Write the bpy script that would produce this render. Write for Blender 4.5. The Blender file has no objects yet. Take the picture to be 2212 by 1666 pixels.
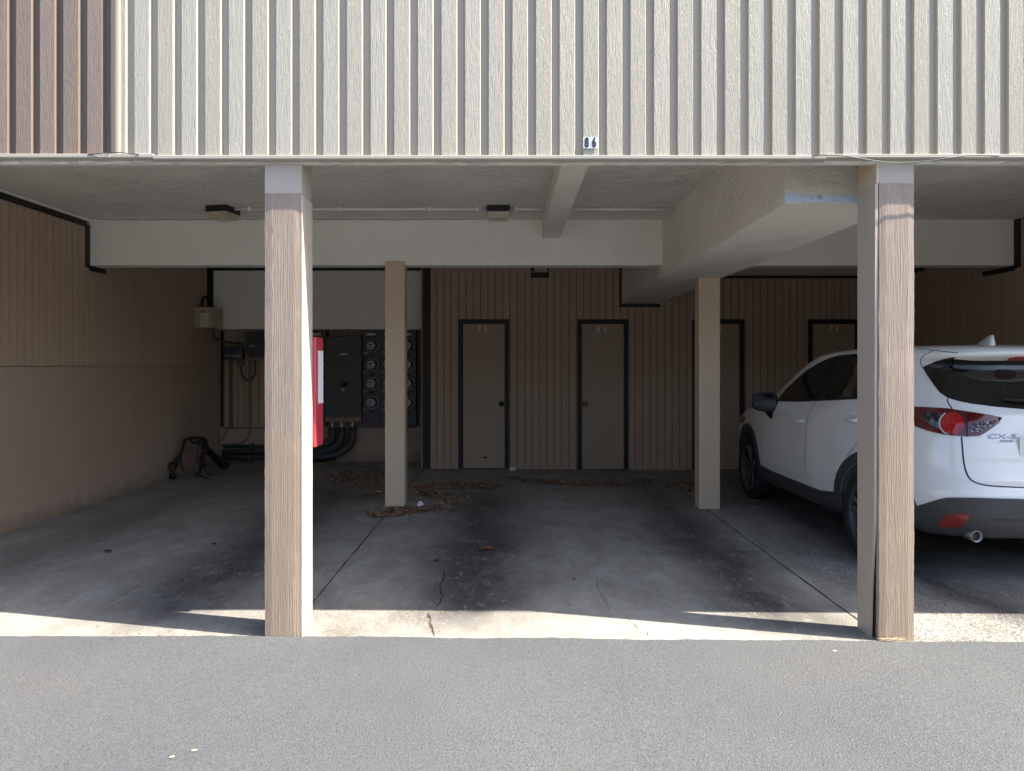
import bpy, bmesh, math, random
from mathutils import Vector, Matrix, noise, geometry
from mathutils.bvhtree import BVHTree
random.seed(7)
R = math.radians
S = bpy.context.scene
# ------------------------------------------------------------------ camera
F, CX, CY, H = 1598.0, 1100.0, 790.0, 1.44       # focal length and vanishing point in 2212-wide picture units
cam = bpy.data.objects.new('camera', bpy.data.cameras.new('camera'))
S.collection.objects.link(cam); S.camera = cam
cam.location = (0, 0, H); cam.rotation_euler = (R(90), 0, 0)
cam.data.lens = F / 2212 * 36; cam.data.sensor_width = 36
cam.data.shift_x = (1106 - CX) / 2212; cam.data.shift_y = -(833 - CY) / 2212
cam.data.clip_start = .05; cam.data.clip_end = 600
# ------------------------------------------------------------------ light
LD = Vector((-.80, .195, -1.0)).normalized()      # direction the sunlight travels
sun = bpy.data.objects.new('sun', bpy.data.lights.new('sun', 'SUN'))
S.collection.objects.link(sun)
sun.rotation_euler = LD.to_track_quat('-Z', 'Y').to_euler()
sun.data.energy = 3.3; sun.data.angle = R(.5); sun.data.color = (1, .915, .78)
W = bpy.data.worlds.new('World'); S.world = W; W.use_nodes = True
wn = W.node_tree; bg = wn.nodes['Background']
sky = wn.nodes.new('ShaderNodeTexSky'); sky.sky_type = 'NISHITA'; sky.sun_disc = False
sky.sun_elevation = math.asin(-LD.z); sky.sun_rotation = math.atan2(-LD.x, -LD.y)
wn.links.new(sky.outputs[0], bg.inputs[0]); bg.inputs[1].default_value = .088
sky.dust_density = 2.2; sky.air_density = .9
S.view_settings.view_transform = 'Standard'; S.view_settings.look = 'None'
S.view_settings.exposure = 2.15; S.view_settings.gamma = 1
S.cycles.max_bounces = 10; S.cycles.diffuse_bounces = 6
# ------------------------------------------------------------------ helpers
def at(x, y, d): return Vector(((x - CX) / F * d, d, H + (CY - y) / F * d))
def fz(X): return -.006 * X if X > -1.2 else .0072 * max(0, (X + 4.3) / 3.1)
def onfloor(x, y):
    d = 1.44 * F / (y - CY)
    for _ in range(3): d = (H - fz((x - CX) / F * d)) * F / (y - CY)
    return Vector(((x - CX) / F * d, d, fz((x - CX) / F * d)))

KEEP = [False]
def obj(name, bm, mat, parent=None, origin=None, smooth=False):
    """link bm as one mesh object; world coordinates in, moved to the thing's origin"""
    me = bpy.data.meshes.new(name)
    if not KEEP[0]: bmesh.ops.recalc_face_normals(bm, faces=bm.faces)
    KEEP[0] = False
    off = Vector((0, 0, 0))
    p = parent
    while p is not None: off += p.location; p = p.parent
    if origin is not None: off = off + (Vector(origin) - off)
    bm.transform(Matrix.Translation(-off)); bm.to_mesh(me); bm.free()
    for m in (mat if isinstance(mat, (list, tuple)) else [mat]): me.materials.append(m)
    if smooth:
        for f in me.polygons: f.use_smooth = True
    o = bpy.data.objects.new(name, me); S.collection.objects.link(o)
    if parent is not None:
        o.parent = parent
        if origin is not None:
            po = Vector((0, 0, 0)); p = parent
            while p is not None: po += p.location; p = p.parent
            o.location = Vector(origin) - po
    else: o.location = off
    return o
def tag(o, label=None, cat=None, group=None, kind=None):
    if label: o['label'] = label
    if cat: o['category'] = cat
    if group: o['group'] = group
    if kind: o['kind'] = kind
    return o
def thing(name, label, cat, loc, group=None):
    o = bpy.data.objects.new(name, None); S.collection.objects.link(o); o.location = loc; o.empty_display_size = .1
    return tag(o, label, cat, group)
def box(bm, x0, x1, y0, y1, z0, z1, bev=0, mi=0):
    v = [bm.verts.new((x, y, z)) for x in (x0, x1) for y in (y0, y1) for z in (z0, z1)]
    fs = [bm.faces.new([v[i] for i in q]) for q in ((0,1,3,2),(4,6,7,5),(0,4,5,1),(2,3,7,6),(0,2,6,4),(1,5,7,3))]
    for f in fs: f.material_index = mi
    if bev:
        es = list({e for f in fs for e in f.edges})
        bmesh.ops.bevel(bm, geom=es, offset=bev, segments=2, affect='EDGES', profile=.6)
def B(): return bmesh.new()
def prism(bm, pts, d):
    """closed polygon pts (Vectors) extruded by vector d"""
    a = [bm.verts.new(p) for p in pts]; b = [bm.verts.new(Vector(p) + Vector(d)) for p in pts]
    n = len(pts)
    bm.faces.new(a); bm.faces.new(b[::-1])
    for i in range(n): bm.faces.new((a[i], b[i], b[(i+1) % n], a[(i+1) % n]))
def tube(bm, pts, r, n=10, smooth_iter=0, cap=True):
    pts = [Vector(p) for p in pts]
    for _ in range(smooth_iter):
        q = [pts[0]]
        for a, b in zip(pts, pts[1:]): q += [a.lerp(b, .25), a.lerp(b, .75)]
        pts = q + [pts[-1]]
    rr = r if isinstance(r, (list, tuple)) else [r] * len(pts)
    if len(rr) != len(pts): rr = [rr[min(int(i / (len(pts)-1) * (len(rr)-1)), len(rr)-1)] for i in range(len(pts))]
    rings = []; up = None
    for i, p in enumerate(pts):
        t = (pts[min(i+1, len(pts)-1)] - pts[max(i-1, 0)]).normalized()
        if up is None: up = t.orthogonal().normalized()
        else:
            up = (up - t * up.dot(t))
            up = up.normalized() if up.length > 1e-6 else t.orthogonal().normalized()
        s = t.cross(up)
        rings.append([bm.verts.new(p + (up * math.cos(k*2*math.pi/n) + s * math.sin(k*2*math.pi/n)) * rr[i]) for k in range(n)])
    for a, b in zip(rings, rings[1:]):
        for k in range(n): bm.faces.new((a[k], a[(k+1) % n], b[(k+1) % n], b[k]))
    if cap: bm.faces.new(rings[0][::-1]); bm.faces.new(rings[-1])
def lathe(bm, prof, c, axis, n=32):
    """prof = [(r, h)...] about axis through c"""
    axis = Vector(axis).normalized(); u = axis.orthogonal().normalized(); w = axis.cross(u); c = Vector(c)
    rings = []
    for r, h in prof:
        if r < 1e-6: rings.append([bm.verts.new(c + axis*h)])
        else: rings.append([bm.verts.new(c + axis*h + (u*math.cos(k*2*math.pi/n) + w*math.sin(k*2*math.pi/n))*r) for k in range(n)])
    for a, b in zip(rings, rings[1:]):
        for k in range(n):
            k2 = (k+1) % n
            if len(a) == 1 and len(b) == 1: continue
            if len(a) == 1: bm.faces.new((a[0], b[k], b[k2]))
            elif len(b) == 1: bm.faces.new((a[k], a[k2], b[0]))
            else: bm.faces.new((a[k], a[k2], b[k2], b[k]))
def text(name, s, size, loc, rot, mat, parent, ext=.0008, sx=1, bold=0, shear=0, align='CENTER', spacing=1):
    cu = bpy.data.curves.new(name, 'FONT'); cu.body = s; cu.size = size; cu.extrude = ext; cu.offset = bold; cu.shear = shear
    cu.align_x = align; cu.align_y = 'CENTER'; cu.space_character = spacing; cu.resolution_u = 3
    t = bpy.data.objects.new(name + '_c', cu); S.collection.objects.link(t)
    bpy.context.view_layer.update()
    me = bpy.data.meshes.new_from_object(t.evaluated_get(bpy.context.evaluated_depsgraph_get()))
    bpy.data.objects.remove(t); bpy.data.curves.remove(cu)
    M = Matrix.Translation(loc) @ rot.to_4x4() @ Matrix.Diagonal((sx, 1, 1, 1))
    bm = B(); bm.from_mesh(me); bm.transform(M); bpy.data.meshes.remove(me)
    return obj(name, bm, mat, parent)
FRONT = Matrix.Rotation(R(90), 3, 'X')             # text facing -Y
# ------------------------------------------------------------------ materials
class NT:
    def __init__(s, name, rough=.6, metal=0, spec=.5):
        s.m = bpy.data.materials.new(name); s.m.use_nodes = True; s.t = s.m.node_tree
        s.p = s.t.nodes['Principled BSDF']; s.p.inputs['Roughness'].default_value = rough
        s.p.inputs['Metallic'].default_value = metal; s.p.inputs['Specular IOR Level'].default_value = spec
        s.co = s.t.nodes.new('ShaderNodeTexCoord').outputs['Object']; s.nrm = None
    def n(s, kind, **kw):
        nd = s.t.nodes.new(kind)
        for k, v in kw.items():
            if k in nd.inputs.keys(): s.set(nd.inputs[k], v)
            else: setattr(nd, k, v)
        return nd
    def set(s, sock, v):
        if isinstance(v, bpy.types.NodeSocket): s.t.links.new(v, sock)
        else: sock.default_value = (*v, 1) if isinstance(v, tuple) and len(v) == 3 and sock.type == 'RGBA' else v
    def map(s, sc, loc=(0,0,0)):
        m = s.n('ShaderNodeMapping'); s.t.links.new(s.co, m.inputs[0]); m.inputs['Scale'].default_value = sc; m.inputs['Location'].default_value = loc
        return m.outputs[0]
    def noise(s, scale, sc=(1,1,1), detail=4, rough=.55, dist=0, loc=(0,0,0)):
        nd = s.n('ShaderNodeTexNoise', Scale=scale, Detail=detail, Roughness=rough, Distortion=dist); s.t.links.new(s.map(sc, loc), nd.inputs['Vector']); return nd.outputs['Fac']
    def wave(s, scale, sc=(1,1,1), dist=5, detail=2, dscale=1, dr=.5, direction='X', loc=(0,0,0)):
        nd = s.n('ShaderNodeTexWave', Scale=scale, Distortion=dist, Detail=detail); nd.inputs['Detail Scale'].default_value = dscale; nd.inputs['Detail Roughness'].default_value = dr
        nd.bands_direction = direction; s.t.links.new(s.map(sc, loc), nd.inputs['Vector']); return nd.outputs['Fac']
    def voro(s, scale, sc=(1,1,1), feature='F1', out='Distance'):
        nd = s.n('ShaderNodeTexVoronoi', Scale=scale); nd.feature = feature; s.t.links.new(s.map(sc), nd.inputs['Vector']); return nd.outputs[out]
    def ramp(s, fac, *stops):
        nd = s.n('ShaderNodeValToRGB'); s.t.links.new(fac, nd.inputs[0]); el = nd.color_ramp.elements
        while len(el) < len(stops): el.new(.5)
        for e, (p, c) in zip(el, stops): e.position = p; e.color = (c, c, c, 1) if not isinstance(c, tuple) else (*c, 1)
        return nd.outputs[0]
    def math(s, op, a, b=0.0, c=None):
        nd = s.n('ShaderNodeMath', operation=op); s.set(nd.inputs[0], a); s.set(nd.inputs[1], b)
        if c is not None: s.set(nd.inputs[2], c)
        return nd.outputs[0]
    def mix(s, fac, a, b, mode='MIX'):
        nd = s.n('ShaderNodeMix'); nd.data_type = 'RGBA'; nd.blend_type = mode
        s.set(nd.inputs[0], fac); s.set(nd.inputs[6], a); s.set(nd.inputs[7], b); return nd.outputs[2]
    def col(s, v): s.set(s.p.inputs['Base Color'], v); return s
    def rough(s, v): s.set(s.p.inputs['Roughness'], v); return s
    def bump(s, h, dist=.002, strength=1.0, invert=False):
        nd = s.n('ShaderNodeBump', Height=h, Distance=dist, Strength=strength); nd.invert = invert
        if s.nrm: s.t.links.new(s.nrm, nd.inputs['Normal'])
        s.nrm = nd.outputs[0]; s.t.links.new(s.nrm, s.p.inputs['Normal']); return s
def sc_(c, k): return tuple(min(1, x * k) for x in c)
def paint(name, c, rough=.55, grain=.12, scale=3, bump=.0006, bscale=60, metal=0):
    m = NT(name, rough, metal)
    m.col(m.mix(m.noise(scale, detail=6, rough=.6), sc_(c, 1 - grain), sc_(c, 1 + grain)))
    if bump: m.bump(m.noise(bscale, detail=3), bump)
    return m.m
def siding(name, c, seed, ws):
    m = NT(name, .5)
    w = m.noise(ws*4.0, (1, 1, .075), 2, .5, .9, loc=(seed, seed*2, seed))
    fine = m.noise(260, (1, 1, .35), 2, loc=(seed, 0, 0))
    line = m.ramp(w, (.40, 0.0), (.47, 1.0), (.53, .25), (.60, 1.0))
    m.bump(line, .0015, .7).bump(fine, .0005, .4)
    tone = m.noise(1.1, (1, 1, .6), 5); drip = m.ramp(m.noise(14, (1, 1, .06), 5, .65), (.52, 0.0), (.75, .35))
    m.col(m.mix(drip, m.mix(tone, sc_(c, .90), sc_(c, 1.06)), sc_(c, .72))); return m.m
M = {}
LIGHT = (.44, .415, .352); BROWN = (.245, .185, .15)
M['sideA'] = siding('siding_light_broad_grain', LIGHT, 0, 24)
M['sideB'] = siding('siding_light_fine_grain', sc_(LIGHT, .86), 3.3, 33)
M['sidebA'] = siding('siding_brown_broad_grain', BROWN, 1.7, 24)
M['sidebB'] = siding('siding_brown_fine_grain', sc_(BROWN, .82), 5.1, 33)
def plain_emboss(name, c):
    m = NT(name, .5); m.col(m.mix(m.noise(2), sc_(c, .94), sc_(c, 1.04))); m.bump(m.noise(90, (1, 1, .12), 3), .0008); return m.m
M['grooveL'] = plain_emboss('siding_light_smooth', (.44, .40, .325))
M['grooveB'] = plain_emboss('siding_brown_smooth', sc_(BROWN, .72))  # groove shade put into the colour, darker than the faces; corner trim shares it
m = NT('trim_vinyl', .5); m.col(m.mix(m.noise(3, (.4, 1, 1), 5), (.37, .35, .31), (.43, .405, .36))); m.bump(m.noise(120, (.05, 1, 1), 3), .0004); M['trim'] = m.m
def wood(name, c, k=1.0, seed=0):
    m = NT(name, .62)
    w = m.wave(26, (1, 1, .035), 5.5, 4, 2.2, .65, loc=(seed, seed, seed))
    n1 = m.noise(150, (1, 1, .045), 6, .7, loc=(seed, 0, 0)); n2 = m.noise(38, (1, 1, .12), 3, loc=(0, seed, 0))
    g = m.math('ADD', m.math('MULTIPLY', w, .06), m.math('ADD', m.math('MULTIPLY', n1, .75), m.math('MULTIPLY', n2, .3)))
    m.bump(g, .0062*k, .9).bump(m.noise(420, detail=2), .0006)
    t = m.mix(m.noise(2.2, (1, 1, .5), 5, .6), sc_(c, .88), sc_(c, 1.08))
    t = m.mix(m.ramp(n1, (.28, .6), (.44, 0.0)), t, sc_(c, .62))
    t = m.mix(m.ramp(m.noise(34, (1, 1, .05), 6, .7, .4, loc=(seed, 7, 0)), (.60, 0.0), (.70, .35)), t, sc_(c, .55))
    t = m.mix(m.ramp(m.noise(9, (1, 1, .35), 7, .7, loc=(2, seed, 0)), (.52, 0.0), (.62, .5)), t, sc_(c, 1.28))
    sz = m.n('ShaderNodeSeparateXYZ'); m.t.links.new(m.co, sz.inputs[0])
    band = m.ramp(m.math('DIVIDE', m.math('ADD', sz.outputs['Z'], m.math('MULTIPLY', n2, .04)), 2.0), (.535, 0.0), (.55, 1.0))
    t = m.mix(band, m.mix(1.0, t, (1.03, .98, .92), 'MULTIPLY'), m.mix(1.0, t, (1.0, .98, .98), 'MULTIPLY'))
    m.col(t); return m.m
POST = (.305, .248, .20)
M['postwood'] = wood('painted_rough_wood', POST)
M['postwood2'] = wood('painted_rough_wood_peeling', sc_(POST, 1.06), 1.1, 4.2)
M['postsmooth'] = paint('post_smooth_paint', (.48, .40, .325), .5, .06, 2, .0008, 40)
M['sidepaint'] = wood('light_side_board', (.50, .44, .375), .35, 2.2)
M['flash'] = paint('head_flashing_paint', (.45, .385, .33), .45, .05, 3, .0004)
M['colpaint'] = paint('column_paint', (.60, .475, .345), .55, .08, 2.5, .0012, 45)
def stucco(name, c, st=(.35, 1, 1), depth=.004, thr=(.50, .66), dirt=.5, ck=.55, pt=(.35, .62)):
    m = NT(name, .75)
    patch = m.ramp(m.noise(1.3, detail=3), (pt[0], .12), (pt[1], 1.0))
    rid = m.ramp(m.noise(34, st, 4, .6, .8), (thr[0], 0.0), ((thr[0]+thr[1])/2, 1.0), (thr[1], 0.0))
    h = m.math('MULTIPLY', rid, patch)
    m.bump(h, depth).bump(m.noise(190, detail=2), .0006)
    t = m.mix(m.noise(1.7, detail=6, rough=.6), sc_(c, .9), sc_(c, 1.05))
    t = m.mix(m.math('MULTIPLY', h, ck), t, sc_(c, 1.3))  # ridges tinted lighter: the light they catch is put into the colour
    sp = m.ramp(m.noise(16, detail=5, rough=.7), (.27, 1.0), (.32, 0.0))
    m.col(m.mix(m.math('MULTIPLY', sp, dirt), t, sc_(c, .35))); return m.m
CEIL = (.80, .77, .70)
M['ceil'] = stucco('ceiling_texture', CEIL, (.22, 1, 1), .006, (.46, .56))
M['beam'] = stucco('beam_plaster', (.87, .85, .79), (.8, .8, .8), .0025, (.5, .66), .5, .0, (.52, .72))
M['girder'] = stucco('girder_plaster', (.84, .79, .71), (.7, .9, .9), .0035, (.46, .58), .4, .08, (.4, .75))
def dirtywall(name, c):
    m = NT(name, .8)
    sp = m.n('ShaderNodeSeparateXYZ'); m.t.links.new(m.co, sp.inputs[0])
    t = m.mix(m.noise(1.2, detail=7, rough=.62), sc_(c, .86), sc_(c, 1.1))
    scr = m.ramp(m.noise(5, (1, .25, 3.2), 8, .75, .5), (.60, 0.0), (.68, .45)); t = m.mix(scr, t, sc_(c, .6))
    low = m.ramp(m.math('ADD', sp.outputs['Z'], m.math('MULTIPLY', m.noise(7, detail=7, rough=.7), .35)), (.16, .7), (.34, 0.0)); t = m.mix(low, t, (.16, .125, .10))
    m.col(t); m.bump(m.noise(45, detail=5, rough=.6), .0035).bump(m.noise(4, detail=3), .01); return m.m
M['wallstucco'] = dirtywall('lower_wall_plaster', (.43, .325, .25)); M['wallstucco0'] = paint('lower_wall_plaster', (.43, .325, .25), .8, .12, 1.3, .0022, 50)
def t111(name, c):
    m = NT(name, .7)
    m.col(m.mix(m.noise(1.1, (1, 1, .5), 5), sc_(c, .88), sc_(c, 1.08)))
    m.bump(m.noise(60, (1, 1, .06), 4, .6), .0016).bump(m.noise(200, detail=2), .0004); return m.m
WB = (.455, .338, .248)
M['t111'] = t111('grooved_plywood', WB)
M['door'] = paint('door_paint', (.40, .308, .228), .55, .07, 1.6, .0005, 30)
M['black'] = paint('black_trim_paint', (.008, .008, .009), .55, .2, 4, .0008, 50)
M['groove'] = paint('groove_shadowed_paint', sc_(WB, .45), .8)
M['white'] = paint('white_conduit_paint', (.82, .81, .77), .5, .08, 5, .0005)
M['knobblk'] = paint('black_knob', (.01, .01, .01), .35, .1, 5, 0)
def metal(name, c, rough=.3): m = NT(name, rough, 1); m.col(m.mix(m.noise(12, detail=5), sc_(c, .75), sc_(c, 1.1))); return m.m
M['brass'] = metal('brass', (.75, .55, .22), .22)
M['nickel'] = metal('brushed_nickel', (.42, .41, .38), .4)
M['digit'] = paint('worn_silver_digit', (.72, .71, .67), .4, .3, 60, 0)
M['steel'] = metal('galvanised_steel', (.45, .46, .46), .45)
M['chrome'] = metal('chrome', (.75, .76, .78), .12)
m = NT('meter_cabinet_paint', .45); rust = m.math('MULTIPLY', m.ramp(m.noise(14, detail=7, rough=.7), (.5, 0.0), (.6, 1.0)), 1.0)
m.col(m.mix(m.math('MULTIPLY', rust, .25), m.mix(m.noise(3), (.040, .046, .054), (.055, .062, .07)), (.13, .07, .045))); m.bump(m.noise(90), .0004); M['cab'] = m.m
m = NT('switch_cabinet_paint', .5); sep = m.n('ShaderNodeSeparateXYZ'); m.t.links.new(m.co, sep.inputs[0])
low = m.ramp(sep.outputs['Z'], (0.0, 1.0), (.13, .25), )
low = m.ramp(m.math('ADD', m.math('MULTIPLY', sep.outputs['Z'], -5.0), m.math('MULTIPLY', m.noise(13, detail=7, rough=.75), 1.0)), (.12, 0.0), (.2, 1.0))
m.col(m.mix(low, m.mix(m.noise(3), (.055, .064, .062), (.07, .08, .076)), m.mix(m.noise(30), (.22, .10, .05), (.34, .24, .16)))); m.bump(m.noise(80), .0005); M['switch'] = m.m
M['plate'] = paint('nameplate', (.55, .56, .56), .35, .1, 10, 0)
M['ink'] = paint('black_ink', (.015, .015, .018), .5, .1, 5, 0)
M['numgrey'] = paint('faded_stencil_paint', (.50, .47, .38), .6, .2, 30, 0)
M['dial'] = paint('meter_dial_card', (.50, .52, .53), .5, .1, 20, 0)
M['pipe'] = paint('grey_pvc_conduit', (.06, .065, .07), .45, .15, 6, .0003)
M['pipebrown'] = paint('painted_conduit', (.20, .155, .125), .5, .15, 6, .0003)
M['rubber'] = paint('black_rubber', (.012, .012, .013), .7, .2, 10, .0004)
M['plasticgrey'] = paint('controller_plastic', (.06, .065, .075), .35, .1, 5, .0002)
M['stripe'] = paint('controller_stripe', (.30, .33, .38), .4, .1, 5, 0)
M['tan'] = paint('tan_enamel', (.46, .38, .25), .45, .08, 3, .0004)
M['paper'] = paint('printed_paper', (.62, .60, .58), .6, .1, 20, 0)
M['board'] = paint('rough_board', (.17, .10, .07), .8, .3, 9, .002)
m = NT('red_cabinet_paint', .38); m.col(m.mix(m.noise(9, detail=6), (.36, .03, .05), (.46, .05, .075))); m.bump(m.noise(70), .0012); M['red'] = m.m
M['sticker'] = paint('white_sticker', (.70, .72, .76), .4, .06, 8, 0)
M['tile'] = paint('reflective_white_tile', (.62, .68, .70), .35, .12, 25, .0002)
M['lensglass'] = paint('aged_lamp_lens', (.42, .37, .27), .18, .25, 18, .0008, 30)
def glassy(name, fac, rough=.03):
    m = bpy.data.materials.new(name); m.use_nodes = True; t = m.node_tree; t.nodes.clear()
    o = t.nodes.new('ShaderNodeOutputMaterial'); mx = t.nodes.new('ShaderNodeMixShader'); a = t.nodes.new('ShaderNodeBsdfTransparent'); g = t.nodes.new('ShaderNodeBsdfGlossy')
    fr = t.nodes.new('ShaderNodeFresnel'); fr.inputs[0].default_value = fac; g.inputs['Roughness'].default_value = rough
    t.links.new(fr.outputs[0], mx.inputs[0]); t.links.new(a.outputs[0], mx.inputs[1]); t.links.new(g.outputs[0], mx.inputs[2]); t.links.new(mx.outputs[0], o.inputs[0]); return m
M['glass'] = glassy('meter_glass', 1.5)
# concrete
def concrete():
    m = NT('concrete', .72); sep = m.n('ShaderNodeSeparateXYZ'); m.t.links.new(m.co, sep.inputs[0]); X, Y = sep.outputs['X'], sep.outputs['Y']
    base = m.mix(m.noise(1.1, detail=8, rough=.62), (.27, .265, .252), (.40, .385, .352))
    base = m.mix(m.ramp(m.noise(5, (1, .5, 1), 7, .68), (.40, .40), (.62, 0.0)), base, (.15, .135, .115))
    wob = m.math('MULTIPLY', m.math('SUBTRACT', m.noise(.9, detail=3), .5), .5)
    tr = None
    for cx, hw, k in ((-.25, .60, .72), (1.56, .46, .66), (-2.0, .62, .66), (-3.6, .45, .30), (2.9, .4, .6), (4.35, .45, .55)):
        dx = m.math('ABSOLUTE', m.math('SUBTRACT', m.math('ADD', X, wob), cx))
        v = m.math('MULTIPLY', m.math('SMOOTH_MAX', m.math('SUBTRACT', 1.0, m.math('DIVIDE', dx, hw)), 0.0, .3), k)
        tr = v if tr is None else m.math('MAXIMUM', tr, v)
    fade = m.math('MULTIPLY', m.ramp(m.math('MULTIPLY', Y, .1), (.39, .12), (.44, .9), (.60, 1.0), (.80, .7), (.95, .15)), tr)
    fade = m.math('MULTIPLY', fade, m.ramp(m.noise(3.5, (1, .6, 1), 6, .65), (.3, .65), (.6, 1.15)))
    fade = m.math('MINIMUM', m.math('MULTIPLY', fade, 1.5), .86)
    base = m.mix(fade, base, (.035, .036, .042))
    oil = m.ramp(m.noise(.75, (1, .8, 1), 4, .6, loc=(3, 1, 0)), (.56, 0.0), (.72, .55))
    base = m.mix(oil, base, (.07, .065, .06))
    base = m.mix(m.ramp(m.noise(22, (1, .35, 1), 8, .75, .6), (.56, 0.0), (.68, .5)), base, (.50, .47, .41))
    base = m.mix(m.ramp(m.noise(17, (1, .4, 1), 8, .78, .5, loc=(7, 3, 1)), (.60, 0.0), (.68, .6)), base, (.08, .075, .068))
    # worn patches with pitted aggregate
    wr = m.ramp(m.noise(.9, (1, 1.3, 1), 4, .6, loc=(9.3, 2, 0)), (.48, 0.0), (.6, 1.0))
    pit = m.ramp(m.noise(95, detail=4, rough=.65), (.36, 1.0), (.48, 0.0))
    ag = m.math('MULTIPLY', pit, m.math('ADD', m.math('MULTIPLY', wr, .35), m.ramp(m.math('MULTIPLY', m.math('SUBTRACT', X, 1.9), 2.0), (.2, .10), (.6, .85))))
    base = m.mix(m.math('MULTIPLY', ag, .55), base, (.06, .052, .045))
    lite = m.math('MULTIPLY', m.ramp(m.noise(48, (1, .7, 1), 5, .65, loc=(2, 2, 2)), (.54, 0.0), (.64, 1.0)), m.math('MULTIPLY', wr, .35))
    base = m.mix(lite, base, (.36, .34, .31))
    m.col(base); m.bump(m.math('MULTIPLY', ag, -1.0), .006).bump(m.noise(160, detail=3), .0016).bump(m.noise(7, detail=4), .004)
    m.rough(m.ramp(fade, (0.0, .78), (1.0, .52))); return m.m
M['conc'] = concrete()
def asphalt():
    m = NT('asphalt', .78)
    v = m.voro(120, feature='F1'); n = m.noise(105, (1, .8, 1), detail=5, rough=.75)
    n3 = m.noise(34, (1, 1.6, 1), 4, .6)
    c = m.mix(m.ramp(m.noise(.8, (1, .7, 1), 7, .6), (.3, 0.0), (.7, 1.0)), (.072, .082, .094), (.098, .105, .112))
    c = m.mix(m.ramp(n, (.53, 0.0), (.74, .75)), c, (.19, .188, .18))
    c = m.mix(m.ramp(n, (.32, 1.0), (.46, 0.0)), c, (.036, .04, .045))
    sp = m.ramp(m.noise(26, detail=3, loc=(4, 4, 4)), (.72, 0.0), (.76, 1.0)); c = m.mix(m.math('MULTIPLY', sp, .4), c, (.30, .27, .23))
    pk = m.ramp(m.noise(.55, (1, 1.4, 1), 5, .6, loc=(5, 1, 0)), (.5, 0.0), (.68, .5)); c = m.mix(pk, c, m.mix(1.0, c, (1.18, 1.06, 1.0), 'MULTIPLY'))
    m.col(c); m.bump(n, .007, .8).bump(n3, .004, .5).bump(v, .002).bump(m.noise(2.2, detail=3), .012); return m.m
M['asph'] = asphalt()
m = NT('joint_dirt', .9); m.col(m.mix(m.noise(40, detail=5), (.02, .018, .016), (.06, .05, .04))); M['joint'] = m.m
m = NT('dry_leaves', .7); gi = m.n('ShaderNodeNewGeometry'); m.col(m.ramp(gi.outputs['Random Per Island'], (0.0, (.12, .05, .032)), (.35, (.20, .10, .055)), (.65, (.31, .20, .125)), (1.0, (.44, .33, .21)))); M['leaf'] = m.m
# car
m = NT('car_paint', .28); m.col((.83, .83, .82)); m.p.inputs['Coat Weight'].default_value = 1; m.p.inputs['Coat Roughness'].default_value = .03
m.bump(m.noise(1500, detail=1), .00008); M['paint'] = m.m
m = NT('car_glass', .04, 0, .7); m.col((.006, .007, .007)); M['cglass'] = m.m
m = NT('car_cladding', .55); sepc = m.noise(2.5, detail=6); m.col(m.mix(sepc, (.035, .038, .042), (.06, .062, .066))); m.bump(m.noise(400, detail=2), .0004); M['clad'] = m.m
m = NT('piano_black', .3, 0, .5); m.col((.008, .008, .009)); M['gloss'] = m.m
m = NT('lamp_red', .08, 0, .6); m.col((.10, .003, .008)); m.p.inputs['Coat Weight'].default_value = 1; M['lred'] = m.m
m = NT('lamp_bright_red', .12, 0, .6); m.col((.40, .006, .012)); m.p.inputs['Coat Weight'].default_value = 1; M['lredb'] = m.m
m = NT('lamp_clear_reflector', .15, .4); v = m.voro(70, (1, 1, 1)); m.col(m.mix(m.ramp(v, (.1, 1.0), (.5, 0.0)), (.06, .05, .05), (.60, .57, .54))); m.bump(v, .004); M['lclear'] = m.m
m = NT('lamp_smoke', .1, .2); m.col(m.mix(m.ramp(m.noise(22, detail=4), (.45, 0.0), (.6, 1.0)), (.012, .014, .02), (.16, .2, .24))); M['lsmoke'] = m.m
m = NT('reflector_red', .25); m.col(m.mix(m.ramp(m.wave(60, direction='Z', dist=0), (.4, 0.0), (.6, 1.0)), (.17, .012, .014), (.26, .025, .025))); M['refl'] = m.m
M['tyre'] = paint('tyre_rubber', (.016, .016, .017), .75, .2, 12, .0006)
M['wheel'] = metal('wheel_machined', (.30, .30, .31), .45)
M['barrel'] = paint('wheel_barrel', (.06, .06, .062), .5, .1, 5, 0)
M['wheeldark'] = paint('wheel_dark', (.03, .03, .032), .4, .1, 5, 0)
M['litplate'] = paint('licence_plate_metal', (.70, .71, .70), .4, .06, 12, 0)
# ------------------------------------------------------------------ ground
YF = 3.86                                            # fascia plane
bm = B(); n = 420
xs = [-30, -8] + [-6 + 12.5 * i / n for i in range(n+1)] + [9, 30]
ys = [-60, -12, -4, 0, 2]
edge = lambda X: 3.905 + .016*noise.noise((X*2.2, 0, 0)) + .012*noise.noise((X*11, 1, 0)) + .009*noise.noise((X*37, 3, 0)) - .006*X
rows = []
for j, y in enumerate(ys + [None, None]):
    row = []
    for X in xs:
        e = edge(X); z = fz(X) + .007
        if y is None:
            z0 = z if j == len(ys) else fz(X) - .02
            row.append(bm.verts.new((X, e - (.012 if j == len(ys) else -.002), z0)))
        else: row.append(bm.verts.new((X, y, z)))
    rows.append(row)
for a, b in zip(rows, rows[1:]):
    for i in range(len(xs)-1): bm.faces.new((a[i], a[i+1], b[i+1], b[i]))
tag(obj('asphalt_driveway', bm, M['asph']), 'worn grey asphalt driveway in front of the carport', None, None, 'structure')
bm = B(); xs2 = [-7 + 14 * i / 56 for i in range(57)]
a = [bm.verts.new((X, 3.72, fz(X))) for X in xs2]; b = [bm.verts.new((X, 12.2, fz(X))) for X in xs2]
for i in range(56): bm.faces.new((a[i], a[i+1], b[i+1], b[i]))
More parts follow.
